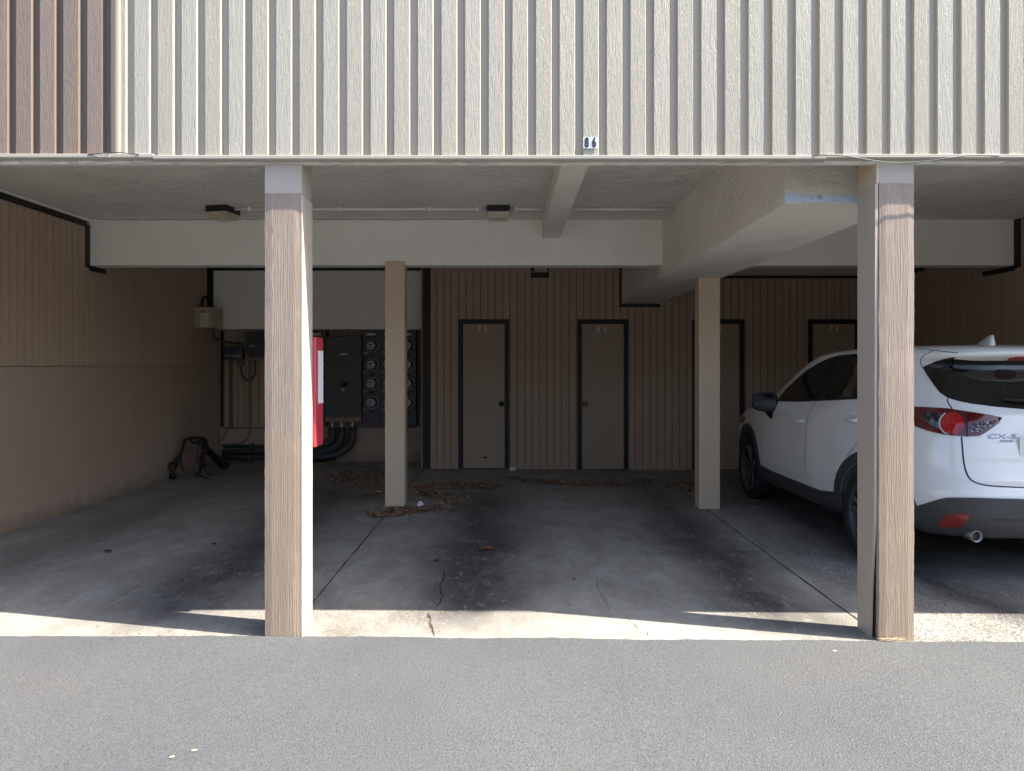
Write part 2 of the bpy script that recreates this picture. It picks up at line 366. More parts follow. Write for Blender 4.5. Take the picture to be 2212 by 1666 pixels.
floor = tag(obj('concrete_floor', bm, M['conc']), 'stained concrete carport floor with dark tyre tracks', None, None, 'structure')
bm = B(); bm_g = [bm.verts.new(p) for p in ((-400, -400, -.12), (400, -400, -.12), (400, 400, -.12), (-400, 400, -.12))]; bm.faces.new(bm_g)
tag(obj('ground', bm, M['asph']), 'ground', None, None, 'structure')
def strip(name, pts, w, mat, parent, dz=.002, jit=0):
    bm = B(); L = []; Rr = []
    P = [Vector((p[0], p[1], 0)) for p in pts]
    for i, p in enumerate(P):
        t = (P[min(i+1, len(P)-1)] - P[max(i-1, 0)]).normalized(); s = Vector((-t.y, t.x, 0))
        ww = w * (1 + jit * random.uniform(-1, 1)) / 2
        if jit > .5 and i in (0, len(P)-1): ww *= .15
        for lst, q in ((L, p + s*ww), (Rr, p - s*ww)): lst.append(bm.verts.new((q.x, q.y, fz(q.x) + dz)))
    for i in range(len(P)-1): bm.faces.new((L[i], L[i+1], Rr[i+1], Rr[i]))
    return obj(name, bm, mat, parent)
for X in (-1.188, 1.99):
    strip('expansion_joint', [(X + .004*noise.noise((y*3, X, 0)), 3.905 + (y-3.9)) for y in [3.92 + .11*k for k in range(66 if X > 0 else 64)]], .011, M['joint'], floor, .002, .35)
def crack(pts, w, sub=5, amp=.028):
    w *= .55
    P = [onfloor(*p) for p in pts]; out = []
    for p, q in zip(P, P[1:]):
        for k in range(sub):
            t = k / sub; v = p.lerp(q, t); out.append((v.x + random.uniform(-amp, amp)*.6, v.y + random.uniform(-amp, amp)))
    out.append((P[-1].x, P[-1].y))
    strip('crack', out, w, M['joint'], floor, .003, .7)
crack([(941,1376),(932,1352),(925,1325)], .02, 4, .008)
crack([(946,1312),(955,1290),(949,1270),(958,1250),(962,1236)], .014, 5, .012)
crack([(1040,1235),(1034,1215),(1042,1196),(1030,1170)], .007)
crack([(1325,1332),(1310,1310),(1290,1268),(1284,1245)], .005)
crack([(1400,1375),(1372,1352),(1352,1330)], .005)
crack([(700,1180),(800,1178),(900,1184),(1000,1176),(1130,1182),(1250,1180),(1400,1176),(1560,1180),(1750,1178)], .006, 6, .03)
crack([(1240,1232),(1228,1205),(1248,1186)], .005)
crack([(940,1140),(1010,1118),(1050,1105)], .004)
crack([(350,1290),(380,1262),(420,1240)], .004); crack([(560,1300),(590,1262),(600,1240)], .004)
crack([(1640,1318),(1600,1280),(1580,1262)], .005)
# ------------------------------------------------------------------ upper wall (ribbed siding)
P_, FW, BW = .1234, .077, .009
ZS, ZT = 2.538, 5.6
X0 = .3875
def ribs(xa, xb, mats, name, parent):
    """profile along X: face, bevel, groove, step; extruded up"""
    bm = B(); k0 = math.floor((xa - X0) / P_) - 1; k1 = math.ceil((xb - X0) / P_) + 1
    prof = []
    for k in range(k0, k1):
        x = X0 + k * P_; til = .0022 if k % 2 else -.0012; fm = 0 if k % 2 else 1
        prof += [(x, YF + .0012 + max(0, til), fm), (x + FW, YF + .0012 - min(0, til), 2), (x + FW + BW, YF + .027, 2), (x + P_ - .0015, YF + .0275, 2)]
    pr = [p for p in prof if xa - 1e-6 <= p[0] <= xb + 1e-6]
    pr = [(xa, pr[0][1] if pr[0][2] != fm else pr[0][1], prof[prof.index(pr[0]) - 1][2])] + pr + [(xb, pr[-1][1], 2)]
    lo = [bm.verts.new((p[0], p[1], ZS)) for p in pr]; hi = [bm.verts.new((p[0], p[1], ZT)) for p in pr]
    for i in range(len(pr)-1):
        f = bm.faces.new((lo[i], lo[i+1], hi[i+1], hi[i])); f.material_index = pr[i][2]
    KEEP[0] = True
    return obj(name, bm, mats, parent)
XJ = -2.055
up = thing('siding_wall', 'pale grey ribbed wood-grain siding wall above the carport opening', 'siding wall', (2, YF, ZS))
ribs(XJ + .028, 9, [M['sideA'], M['sideB'], M['grooveL']], 'siding_panel', up)
bm = B(); box(bm, XJ + .002, XJ + .022, YF - .006, YF + .03, ZS, ZT, .002); box(bm, XJ + .0225, XJ + .0275, YF - .001, YF + .03, ZS, ZT, .001); obj('corner_trim', bm, M['grooveL'], up)
bm = B(); box(bm, XJ + .0005, 9, YF + .036, YF + .16, 2.56, ZT); box(bm, -9, XJ, YF + .036, YF + .16, 2.56, ZT); obj('backing', bm, M['grooveL'], up)
upb = thing('siding_wall', 'mauve brown ribbed wood-grain siding at the top left corner', 'siding wall', (-4, YF, ZS))
ribs(-9, XJ - .022, [M['sidebA'], M['sidebB'], M['grooveB']], 'siding_panel', upb)
bm = B(); box(bm, XJ - .0215, XJ - .0005, YF - .006, YF + .03, ZS, ZT, .002); obj('corner_trim', bm, M['grooveB'], upb)
tr = thing('bottom_trim', 'long pale vinyl trim strip along the bottom of the siding', 'trim', (0, YF, 2.52))
def trimbar(x0, x1, dz, nm='trim_strip'):
    bm = B()
    pr = [(YF - .012, 2.5195), (YF - .012, 2.5345), (YF - .006, 2.5375), (YF + .03, 2.5375), (YF + .03, 2.5115), (YF + .012, 2.5115), (YF + .012, 2.5145), (YF - .004, 2.5145)]
    prism(bm, [(x0, y, z + dz) for y, z in pr], (x1 - x0, 0, 0)); obj(nm, bm, M['trim'], tr)
trimbar(-9, XJ + .2, .006); trimbar(XJ + .201, 1.65, -.001); trimbar(1.651, 9, .005)
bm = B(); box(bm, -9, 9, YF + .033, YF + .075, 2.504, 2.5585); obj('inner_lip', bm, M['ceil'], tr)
bm = B(); p = at(233, 337, YF - .016); box(bm, p.x - .008, p.x + .008, YF - .022, YF - .0125, p.z - .009, p.z + .009, .002); obj('clip', bm, M['trim'], tr)
# unit number
nt = thing('number_sign', 'two white number tiles reading 86 on the pale siding', 'number sign', at(1275, 321, YF))
for x0, x1, ch in ((1259.8, 1275, '8'), (1275.6, 1291, '6')):
    a = at(x0, 321, YF - .003); b = at(x1, 296.6, YF - .003)
    bm = B(); box(bm, a.x, b.x, YF - .0045, YF - .002, a.z, b.z, .0005); t = obj('number_tile', bm, M['tile'], nt)
    text('digit', ch, .068, ((a.x+b.x)/2, YF - .0052, (a.z+b.z)/2 - .001), FRONT, M['ink'], t, .0004, .62, .0035)
def cable(name, pts, dy, label):
    bm = B(); tube(bm, [at(x, y, YF - d) for (x, y), d in zip(pts, dy)], .0027, 8, 2)
    tag(obj(name, bm, M['pipe'], None, at(*pts[0], YF), True), label, 'cable')
cable('cable', [(1756,336.5),(1774,334.8),(1809,335),(1850.7,341),(1886,347.4),(1921,351.2),(1962.5,352),(2015,347),(2058,340),(2108,334.6),(2158,336.5)], [.014,.02,.022,.024,.02,.02,.02,.022,.024,.02,.014], 'thin dark loose cable sagging across the top of the right front post')
cable('cable', [(190,333.6),(206,332.4),(225,331.2),(247,329.4),(263,330),(282,332),(300,334)], [.014,.016,.02,.024,.024,.02,.014], 'short thin cable lifted off the trim under the corner where brown and pale siding meet')
# roof mass above
bm = B(); box(bm, -9, 9, YF + .165, 13, 3.2, ZT); tag(obj('upper_storey', bm, M['grooveL'], None, (0, 8, 3.2)), 'upper storey of the building above the carport', 'building')
ob = thing('opposite_carport', 'long low beige carport building across the driveway', 'building', (0, -15, 0))
bm = B(); box(bm, -22, 22, -22, -15, 2.5, 5.2); obj('upper_siding', bm, M['grooveL'], ob)
bm = B(); box(bm, -22, 22, -22.2, -22.01, 0, 2.5); obj('back_wall', bm, M['t111'], ob)
for k in range(12):
    bm = B(); box(bm, -19.3 + 3.5*k, -19.05 + 3.5*k, -15.02, -14.8, -.1, 2.5); obj('post', bm, M['postsmooth'], ob)
# ------------------------------------------------------------------ ceiling, beams
CZ = 2.932
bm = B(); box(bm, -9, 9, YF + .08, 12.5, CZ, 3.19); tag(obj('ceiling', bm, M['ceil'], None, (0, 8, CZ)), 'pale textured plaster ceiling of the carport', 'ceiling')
XL, XR, YH, HB = -4.31, 5.18, 7.57, 2.466
bm = B(); box(bm, XL - .1, 1.59, YH, YH + .19, HB, CZ + .05, .004); tag(obj('header_beam', bm, M['beam'], None, (0, YH, HB)), 'long white plaster beam across the left and middle bays under the ceiling', 'beam')
bm = B(); box(bm, 2.0, XR + .1, YH, YH + .19, HB, CZ + .05, .004); tag(obj('header_beam', bm, M['beam'], None, (3, YH, HB)), 'white plaster beam across the right bay above the car, behind the right post', 'beam')
bm = B(); box(bm, .339, .519, YF + .1, 10.3, 2.742, CZ + .05, .004); tag(obj('ceiling_beam', bm, M['girder'], None, (.43, 7, 2.74)), 'slim plaster ceiling beam running back between the lamp and the big girder', 'beam')
bm = B()
fr = [(1.565, 4.2, 2.361), (2.26, 4.2, 2.361), (2.26, 4.2, CZ + .05), (1.565, 4.2, CZ + .05)]; bk = [(1.565, 10.3, 2.312), (2.10, 10.3, 2.312), (2.10, 10.3, CZ + .05), (1.565, 10.3, CZ + .05)]
NS = 14
sec = []
for i in range(NS + 1):
    t = i / NS; sec.append([bm.verts.new(Vector(a).lerp(Vector(b), t)) for a, b in zip(fr, bk)])
for a, b in zip(sec, sec[1:]):
    for k in range(4): bm.faces.new((a[k], a[(k+1) % 4], b[(k+1) % 4], b[k]))
bm.faces.new(sec[0]); bm.faces.new(sec[-1][::-1])
gd = thing('girder', 'deep wide plastered girder running back beside the right post', 'beam', (1.9, 4.2, 2.36))
obj('girder_body', bm, M['girder'], gd)
# patched end: rough trowelled panel and pale blue filler band
bm = B(); nx, nz = 46, 30; V = {}
for i in range(nx+1):
    for j in range(nz+1):
        x = 1.567 + .69*i/nx; z = 2.363 + (CZ - 2.365)*j/nz
        h = .004 + .006*max(0, noise.noise((x*11, z*19, 0))) + .006*abs(noise.noise((x*22, z*26, 4)))
        if i in (0, nx) or j in (0, nz): h = .001
        V[i, j] = bm.verts.new((x, 4.199 - h, z))
for i in range(nx):
    for j in range(nz):
        bm.faces.new((V[i,j], V[i+1,j], V[i+1,j+1], V[i,j+1]))
m = NT('patched_plaster', .75); sp_ = m.n('ShaderNodeSeparateXYZ'); m.t.links.new(m.co, sp_.inputs[0])
lim = m.math('ADD', m.math('ADD', m.math('MULTIPLY', sp_.outputs['Z'], -1.0), m.math('MULTIPLY', m.noise(9, detail=6, rough=.65), .10)), m.math('MULTIPLY', m.ramp(sp_.outputs['X'], (.0, 0.0), (.12, 1.0)), -.02))
band = m.ramp(lim, (.0, 0.0), (.004, 1.0))
gp = m.mix(m.noise(6, detail=6), (.66, .60, .50), (.80, .74, .64)); gp = m.mix(m.ramp(m.noise(28, (1, .5, 1.8), 5, .7, 1.2), (.60, 0.0), (.66, .55)), gp, (.34, .29, .23))
m.col(m.mix(band, gp, m.mix(m.ramp(m.noise(40, detail=5), (.58, 0.0), (.66, .6)), (.56, .62, .72), (.26, .29, .34))))
m.bump(m.noise(26, (1, 1, 1.6), 5, .65, 1.0), .012).bump(m.noise(120, detail=3), .002); M['patched'] = m.m
obj('patched_end', bm, M['patched'], gd, None, True)
# ------------------------------------------------------------------ posts
def post(name, label, X, Y, mat, grp='front posts at the edge of the asphalt'): 
    return thing(name, label, 'post', (X, Y, fz(X)), grp)
PY = 3.898
lp = post('wooden_post', 'rough wood front post carrying a red fire cabinet', -1.195, PY, None)
xa, xb = -1.293, -1.095
def rough_box(x0, x1, y0, y1, z0, z1, amp=.0025, seed=0, nz=90, nx=5, ny=5):
    bm = B(); rings = []
    for k in range(nz+1):
        z = z0 + (z1 - z0)*k/nz; pts = []
        per = [(x0 + (x1-x0)*i/nx, y0) for i in range(nx)] + [(x1, y0 + (y1-y0)*i/ny) for i in range(ny)] + [(x1 - (x1-x0)*i/nx, y1) for i in range(nx)] + [(x0, y1 - (y1-y0)*i/ny) for i in range(ny)]
        for (x, y) in per:
            cornr = (x in (x0, x1)) and (y in (y0, y1))
            c = .004 if cornr else 0
            dx = amp*noise.noise((x*20, z*5 + seed, y*20)) + (amp*1.3*noise.noise((seed, z*28, x*7)) if cornr else 0); dy = amp*.4*noise.noise((y*20 + 5, z*3 + seed, x*20))
            cxm, cym = (x0+x1)/2, (y0+y1)/2
            pts.append(bm.verts.new((x + dx - c*(1 if x > cxm else -1), y + dy - c*(1 if y > cym else -1), z)))
        rings.append(pts)
    n = len(rings[0])
    for a, b in zip(rings, rings[1:]):
        for i in range(n): bm.faces.new((a[i], a[(i+1) % n], b[(i+1) % n], b[i]))
    bm.faces.new(rings[0]); bm.faces.new(rings[-1]); return bm
zt = 2.345
bm = B(); box(bm, xb - .004, xb + .0045, PY + .003, PY + .204, fz(-1.1) - .01, 2.34, .002); obj('side_board', bm, M['sidepaint'], lp)
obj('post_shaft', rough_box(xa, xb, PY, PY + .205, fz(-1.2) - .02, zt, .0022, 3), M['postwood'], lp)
bm = B(); box(bm, xa + .003, xb - .001, PY + .004, PY + .20, zt + .001, 2.60, .003); obj('head_flashing', bm, M['flash'], lp)
bm = B(); box(bm, xa + .012, xb - .008, PY - .006, PY + .003, 2.508, 2.514); obj('flashing_lip', bm, M['postsmooth'], lp)
# knot ovals
def knot(parent, x, z, w, h, Y, mat):
    bm = B(); pts = []
    for k in range(15):
        a = math.pi*.6 - k/14*math.pi*1.45; pts.append((x + w*math.cos(a), Y - .0005, z + h*math.sin(a)))
    tube(bm, [p for p in pts[3:12]], .0009, 5, 1); obj('knot', bm, mat, parent, None, True)
p = at(583, 500, PY); knot(lp, p.x, p.z, .016, .042, PY, M['postwood']); p = at(583, 633, PY); knot(lp, p.x, p.z, .017, .045, PY, M['postwood'])
rp = post('wooden_post', 'rough wood front post with a split corner beside the white car', 2.04, PY, None)
ra, rb = 1.944, 2.137
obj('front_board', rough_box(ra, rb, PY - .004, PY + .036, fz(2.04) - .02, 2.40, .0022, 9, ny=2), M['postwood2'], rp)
bm = rough_box(ra + .010, rb - .004, PY + .040, PY + .175, fz(2.04) - .02, 2.39, .0008, 5, nz=30); obj('core', bm, M['joint'], rp)
bm = B(); prism(bm, [(1.929, PY - .0, 2.40), (1.929, PY + .2, 2.40), (1.929, PY + .2, -.014), (1.929, PY + .06, -.014), (1.929, PY + .048, .25), (1.929, PY + .012, .62)][::-1], (.014, 0, 0)); obj('side_board', bm, M['postsmooth'], rp)
bm = B(); box(bm, ra + .006, rb - .003, PY + .003, PY + .19, 2.391, 2.60, .003); obj('head_flashing', bm, M['flash'], rp)
bm = B(); box(bm, 1.935, ra + .005, PY + .0, PY + .2, 2.401, 2.60, .002); obj('head_side', bm, M['colpaint'], rp)
def column(X0_, X1_, Y, ztop, label):
    c = thing('column', label, 'column', ((X0_+X1_)/2, Y, fz(X0_)), 'smooth columns inside the carport')
    bm = B(); box(bm, X0_, X1_, Y, Y + .185, fz(X0_) - .01, ztop, .004); obj('shaft', bm, M['colpaint'], c)
    
    return c
column(-1.268, -1.068, 7.55, 2.505, 'smooth tan column in the shade in front of the electricity meters')
column(1.925, 2.137, 7.50, 2.333, 'smooth tan column in the shade under the big girder beside the car')
# ------------------------------------------------------------------ walls
YB = 10.32
def grooved(name, parent, xa, xb, z0, z1, Y, mat, first=None, pitch=.1027, cut=()):
    """board wall facing -Y made of boards with real grooves; cut = door openings (x0,x1,top)"""
    bm = B(); g = first if first is not None else xa
    xs = [xa]; x = g + math.ceil((xa - g)/pitch + 1e-6)*pitch
    while x < xb - .01: xs.append(x); x += pitch
    xs.append(xb)
    for a, b in zip(xs, xs[1:]):
        segs = [(a + .006, b - .006, z0)]
        for (c0, c1, ct) in cut:
            new = []
            for s0, s1, zz in segs:
                if c1 <= s0 or c0 >= s1: new.append((s0, s1, zz)); continue
                if s0 < c0: new.append((s0, c0, zz))
                new.append((max(s0, c0), min(s1, c1), ct))
                if s1 > c1: new.append((c1, s1, zz))
            segs = new
        for s0, s1, zz in segs:
            if s1 - s0 > .003: box(bm, s0, s1, Y - .004, Y + .0055, zz, z1, .0012 if s1-s0 > .02 else 0)
    return obj(name, bm, mat, parent)
sw = thing('storage_wall', 'brown grooved board wall of the storage closets at the back with numbered doors', 'wall', (1, YB, 0))
g0 = at(950, 700, YB).x + .1027*.55
doors = [(990.3, 1100.3, '71', 1), (1247, 1357.6, '86', 0), (1495, 1607.4, '88', None), (1744.7, 1857, '73', None)]
dw = []
for x0, x1, s, kn in doors: dw.append((at(x0, 0, YB).x, at(x1, 0, YB).x, H + (CY - 690) / F * YB))
grooved('board_siding', sw, -1.10, XR, fz(1) - .01, CZ, YB, M['t111'], g0, cut=dw)
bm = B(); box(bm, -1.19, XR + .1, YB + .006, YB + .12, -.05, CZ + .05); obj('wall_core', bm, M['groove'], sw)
bm = B(); box(bm, -1.205, -1.101, YB - .025, YB + .004, fz(-1.1), 2.93, .003); obj('corner_board', bm, M['black'], sw)
bm = B(); tube(bm, [at(936, 587.5, YB - .012), at(1339, 587.5, YB - .012)], .009, 8); obj('painted_conduit', bm, M['t111'], sw)
# black trim round beam ends
bm = B()
def tb(x0, x1, z0, z1, Y=YB): box(bm, x0, x1, Y - .016, Y + .003, z0, z1, .002)
tb(.30, .338, 2.665, CZ); tb(.52, .555, 2.665, CZ); tb(.3385, .5195, 2.665, 2.738)
tb(1.535, 1.563, 2.255, CZ); tb(1.5635, 2.104, 2.255, 2.300); obj('beam_trim', bm, M['black'], sw)
bm = B(); tb(2.12, XR, 2.655, 2.692); obj('soffit_trim', bm, M['black'], sw)
for (x0, x1, ct), (_, _, s, kn) in zip(dw, doors):
    zb = fz((x0+x1)/2); th = .066
    lab = {'71': 'flush brown door numbered 71 with a black knob on its right', '86': 'flush brown door numbered 86 with a brass knob on its left', '88': 'flush brown door half hidden by the right column', '73': 'flush brown door numbered 73 above the car'}[s]
    bm = B(); box(bm, x0 + th, x1 - th, YB + .002, YB + .034, zb + .008, ct - th, .002); d = obj('door', bm, M['door'], sw, ((x0+x1)/2, YB, zb)); d['label'] = lab
    bm = B(); box(bm, x0, x0 + th - .003, YB - .02, YB + .01, zb, ct, .002); box(bm, x1 - th + .003, x1, YB - .02, YB + .01, zb, ct, .002); box(bm, x0 + th - .0025, x1 - th + .0025, YB - .0195, YB + .01, ct - th + .003, ct - .0005, .002)
    obj('door_frame', bm, M['black'], d)
    hxx = (x1 - th) if s == '86' else (x0 + th)
    for hz in (.25, 1.05, 1.80):
        bm = B(); tube(bm, [(hxx, YB - .003, zb + hz - .045), (hxx, YB - .003, zb + hz + .045)], .007, 8); obj('hinge', bm, M['door'], d)
    bm = B(); box(bm, x0 + th, x1 - th, YB - .012, YB + .004, zb - .002, zb + .0075, .001); obj('threshold', bm, M['joint'], d)
    cx = (x0+x1)/2; zn = H + (CY - 711) / F * YB
    if s == '71': lx = at(1042, 0, YB).x
    elif s == '86': lx = at(1299.5, 0, YB).x
    elif s == '73': lx = at(1800.5, 0, YB).x
    else: lx = at(1549, 0, YB).x
    for i, ch in enumerate(s):
        text('door_digit', ch, .125, (lx + (-.045 if i == 0 else .045), YB - .001, zn), FRONT, M['digit'], d, .003, .8, .001 if ch != '1' else .004, .06)
    if kn is not None:
        kx = at(1083 if kn else 1264.5, 0, YB).x; kz = H + (CY - 872.5)/F*YB
        bm = B(); lathe(bm, [(.0, -.075), (.017, -.074), (.030, -.062), (.033, -.048), (.026, -.034), (.013, -.028), (.013, -.010), (.036, -.006), (.037, .003)], (kx, YB, kz), (0, 1, 0), 28)
        k = obj('knob', bm, M['knobblk'] if kn else M['brass'], d, None, True)
        if not kn:
            bm = B(); lathe(bm, [(0, -.079), (.014, -.079), (.016, -.072)], (kx, YB, kz), (0, 1, 0), 20); obj('keyhole_face', bm, M['nickel'], d, None, True)
            bm = B(); box(bm, kx - .002, kx + .002, YB - .0805, YB - .0785, kz - .008, kz + .006); obj('key_slot', bm, M['ink'], d)
        else:
            bm = B(); box(bm, x1 - th - .001, x1 - th + .018, YB - .0225, YB - .0195, kz - .05, kz + .03, .001); obj('strike_plate', bm, M['ink'], d)
    if s == '71':
        bm = B(); q = at(1048.5, 989, YB); prism(bm, [(q.x - .03, YB - .004, q.z - .006), (q.x + .035, YB - .004, q.z - .008), (q.x + .024, YB - .004, q.z + .01), (q.x, YB - .004, q.z + .018), (q.x - .022, YB - .004, q.z + .01)], (0, .005, 0)); obj('scuff_hole', bm, M['joint'], d)
# lowered soffit right
bm = B(); box(bm, 2.13, XR, 9.35, YB - .018, 2.695, CZ + .02, .004); tag(obj('soffit_box', bm, M['beam'], None, (3.6, 9.8, 2.7)), 'low plaster soffit box above the closet doors behind the car', 'soffit')
# left side wall
lw = thing('side_wall', 'left side wall with brown grooved boards above smooth brown plaster', 'wall', (XL, 8, 0))
bm = B(); y = 3.92; k = 0
while y < 11.02:
    y1 = min(y + .1016, 11.05); box(bm, XL - .006, XL + .014, y + .007, y1 - .007, 1.437, CZ, .0012); y = y1
obj('board_siding', bm, M['t111'], lw)
bm = B(); box(bm, XL - .16, XL - .005, 3.95, 11.2, -.05, CZ + .05); obj('plaster_base', bm, M['wallstucco'], lw)
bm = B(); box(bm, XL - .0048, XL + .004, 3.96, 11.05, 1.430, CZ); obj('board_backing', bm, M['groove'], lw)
bm = B(); box(bm, XL - .004, XL + .022, 3.95, YH - .06, CZ - .085, CZ - .028, .002)
box(bm, XL - .003, XL + .024, YH - .075, YH - .004, HB - .028, CZ - .056, .002); box(bm, XL - .003, XL + .024, YH - .0035, YH + .30, HB - .055, HB - .004, .002); obj('beam_trim', bm, M['black'], lw)
bm = B(); box(bm, XL - .003, XL + .024, 10.53, 10.60, 1.96, CZ, .002); obj('corner_trim', bm, M['black'], lw)
# right side wall
rw = thing('side_wall', 'right side wall of brown grooved boards beyond the car', 'wall', (XR, 8, 0))
bm = B(); y = 4.0
while y < YB - .02:
    y1 = min(y + .1016, YB - .001); box(bm, XR - .006, XR + .006, y + .007, y1 - .007, fz(XR), CZ, .0012); y = y1
obj('board_siding', bm, M['t111'], rw)
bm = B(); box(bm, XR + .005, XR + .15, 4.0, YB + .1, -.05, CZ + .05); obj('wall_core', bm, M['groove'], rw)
bm = B(); box(bm, XR - .02, XR + .003, YH - .09, YH - .004, HB - .03, CZ - .001, .002); box(bm, XR - .02, XR + .003, YH - .0035, YH + .5, HB - .055, HB - .004, .002); box(bm, XR - .02, XR + .003, 9.2, YB - .03, 2.63, 2.69, .002); obj('beam_trim', bm, M['black'], rw)
# electrical recess
YR = 11.06
ew = thing('meter_wall', 'recessed back wall of brown boards carrying the electricity meters', 'wall', (-2.7, YR, 0))
grooved('board_siding', ew, XL, -1.2, .525, 2.2, YR, M['t111'], XL + .05)
bm = B(); box(bm, XL - .1, -1.0, YR + .006, YR + .12, -.05, CZ); obj('wall_core', bm, M['groove'], ew)
bm = B(); box(bm, XL, -1.2, YR - .03, YR + .005, -.02, .521, .003); obj('plaster_base', bm, M['wallstucco'], ew)
bm = B(); box(bm, XL + .002, XL + .042, YR - .016, YR - .001, .525, 1.96, .002); box(bm, XL + .22, -1.207, YR - .016, YR - .001, 1.965, 2.02, .002); obj('trim', bm, M['black'], ew)
bm = B(); box(bm, -4.238, -1.208, 10.60, YR - .018, 1.962, CZ + .02, .005); so = tag(obj('soffit_box', bm, M['beam'], None, (-2.7, 10.6, 1.96)), 'deep white plaster soffit box above the electricity meters', 'soffit')
bm = B(); box(bm, -4.30, -1.207, 10.575, 10.598, 2.80, CZ); box(bm, -4.29, -4.24, 10.575, 10.61, 1.962, 2.799); obj('soffit_trim', bm, M['black'], so)
bm = B(); box(bm, -1.23, -1.13, 10.345, YR + .1, 0, CZ); tag(obj('return_wall', bm, M['t111'], None, (-1.2, 10.7, 0)), 'short return wall beside the meter recess', 'wall')
# ------------------------------------------------------------------ ceiling lamps and conduits
def lamp(xc, label, yaw=0):
    t = thing('ceiling_lamp', label, 'lamp', (xc, 6.98, CZ), 'box lamps on the ceiling')
    bm = B(); box(bm, xc - .105, xc + .105, 6.86, 7.10, CZ - .058, CZ + .002, .003); h = obj('housing', bm, M['black'], t)
    bm = B(); a = [(xc - .104, 6.862), (xc + .104, 6.862), (xc + .104, 7.098), (xc - .104, 7.098)]; c = [(xc - .092, 6.885), (xc + .092, 6.885), (xc + .092, 7.07), (xc - .092, 7.07)]
    A = [bm.verts.new((x, y, CZ - .0585)) for x, y in a]; Cc = [bm.verts.new((x, y, CZ - .115)) for x, y in c]
    for i in range(4): bm.faces.new((A[i], A[(i+1) % 4], Cc[(i+1) % 4], Cc[i]))
    bm.faces.new(Cc); bm.faces.new(A)
    bmesh.ops.bevel(bm, geom=list(bm.edges), offset=.003, segments=2, affect='EDGES'); obj('lens', bm, M['lensglass'], t)
    bm = B(); tube(bm, [(xc - .06, 6.872, CZ - .078), (xc + .05, 6.872, CZ - .078)], .004, 6); obj('tube_bulb', bm, M['plate'], t)
    t.rotation_euler = (0, 0, yaw); return t
lamp(-.101, 'boxy ceiling lamp with amber glass left of the slim ceiling beam')
lamp(-2.70, 'boxy ceiling lamp with amber glass left of the front post with the red box', R(-12))
def conduit(name, pts, r, mat, label, cat='conduit', clips=(), it=0, group=None, n=8):
    t = thing(name, label, cat, pts[0], group); bm = B(); tube(bm, pts, r * (1.25 if mat is M['white'] else 1), n, it); obj('pipe', bm, mat, t, None, True)
    for c in clips:
        bm = B(); box(bm, c[0] - .012, c[0] + .012, c[1] - r*1.6, c[1] + r*1.8, c[2] - r*1.8, c[2] + r*1.8, .002); obj('strap', bm, mat, t)
    return t
cz = CZ - .016; ly = 6.98
conduit('conduit', [(-2.59, ly, cz), (-.21, ly, cz)], .011, M['white'], 'thin white conduit on the ceiling between the two lamps', 'conduit', [(x, ly, cz) for x in (-2.45, -1.6, -.75, -.3)])
conduit('conduit', [(.01, ly, cz), (.335, ly, cz)], .011, M['white'], 'short white conduit between the middle lamp and the slim beam', 'conduit', [(.06, ly, cz)])
conduit('conduit', [(.524, ly, cz), (1.56, ly, cz)], .011, M['white'], 'thin white conduit on the ceiling between slim beam and girder', 'conduit', [(1.0, ly, cz)])
conduit('conduit', [(XL + .03, 4.0, CZ - .014), (XL + .03, 7.38, CZ - .014), (XL + .05, YH - .03, CZ - .014), (XL + .18, YH - .013, CZ - .016), (-3, YH - .013, CZ - .016), (-.35, YH - .013, CZ - .016), (-.22, YH - .05, CZ - .013), (-.17, YH - .2, CZ - .012), (-.15, 7.11, CZ - .012)], .011, M['white'], 'long white conduit running along the left wall and the top of the beam', 'conduit', [(x, YH - .013, CZ - .016) for x in (-3.75, -2.7, -2.55, -2.0, -.9)], 2)
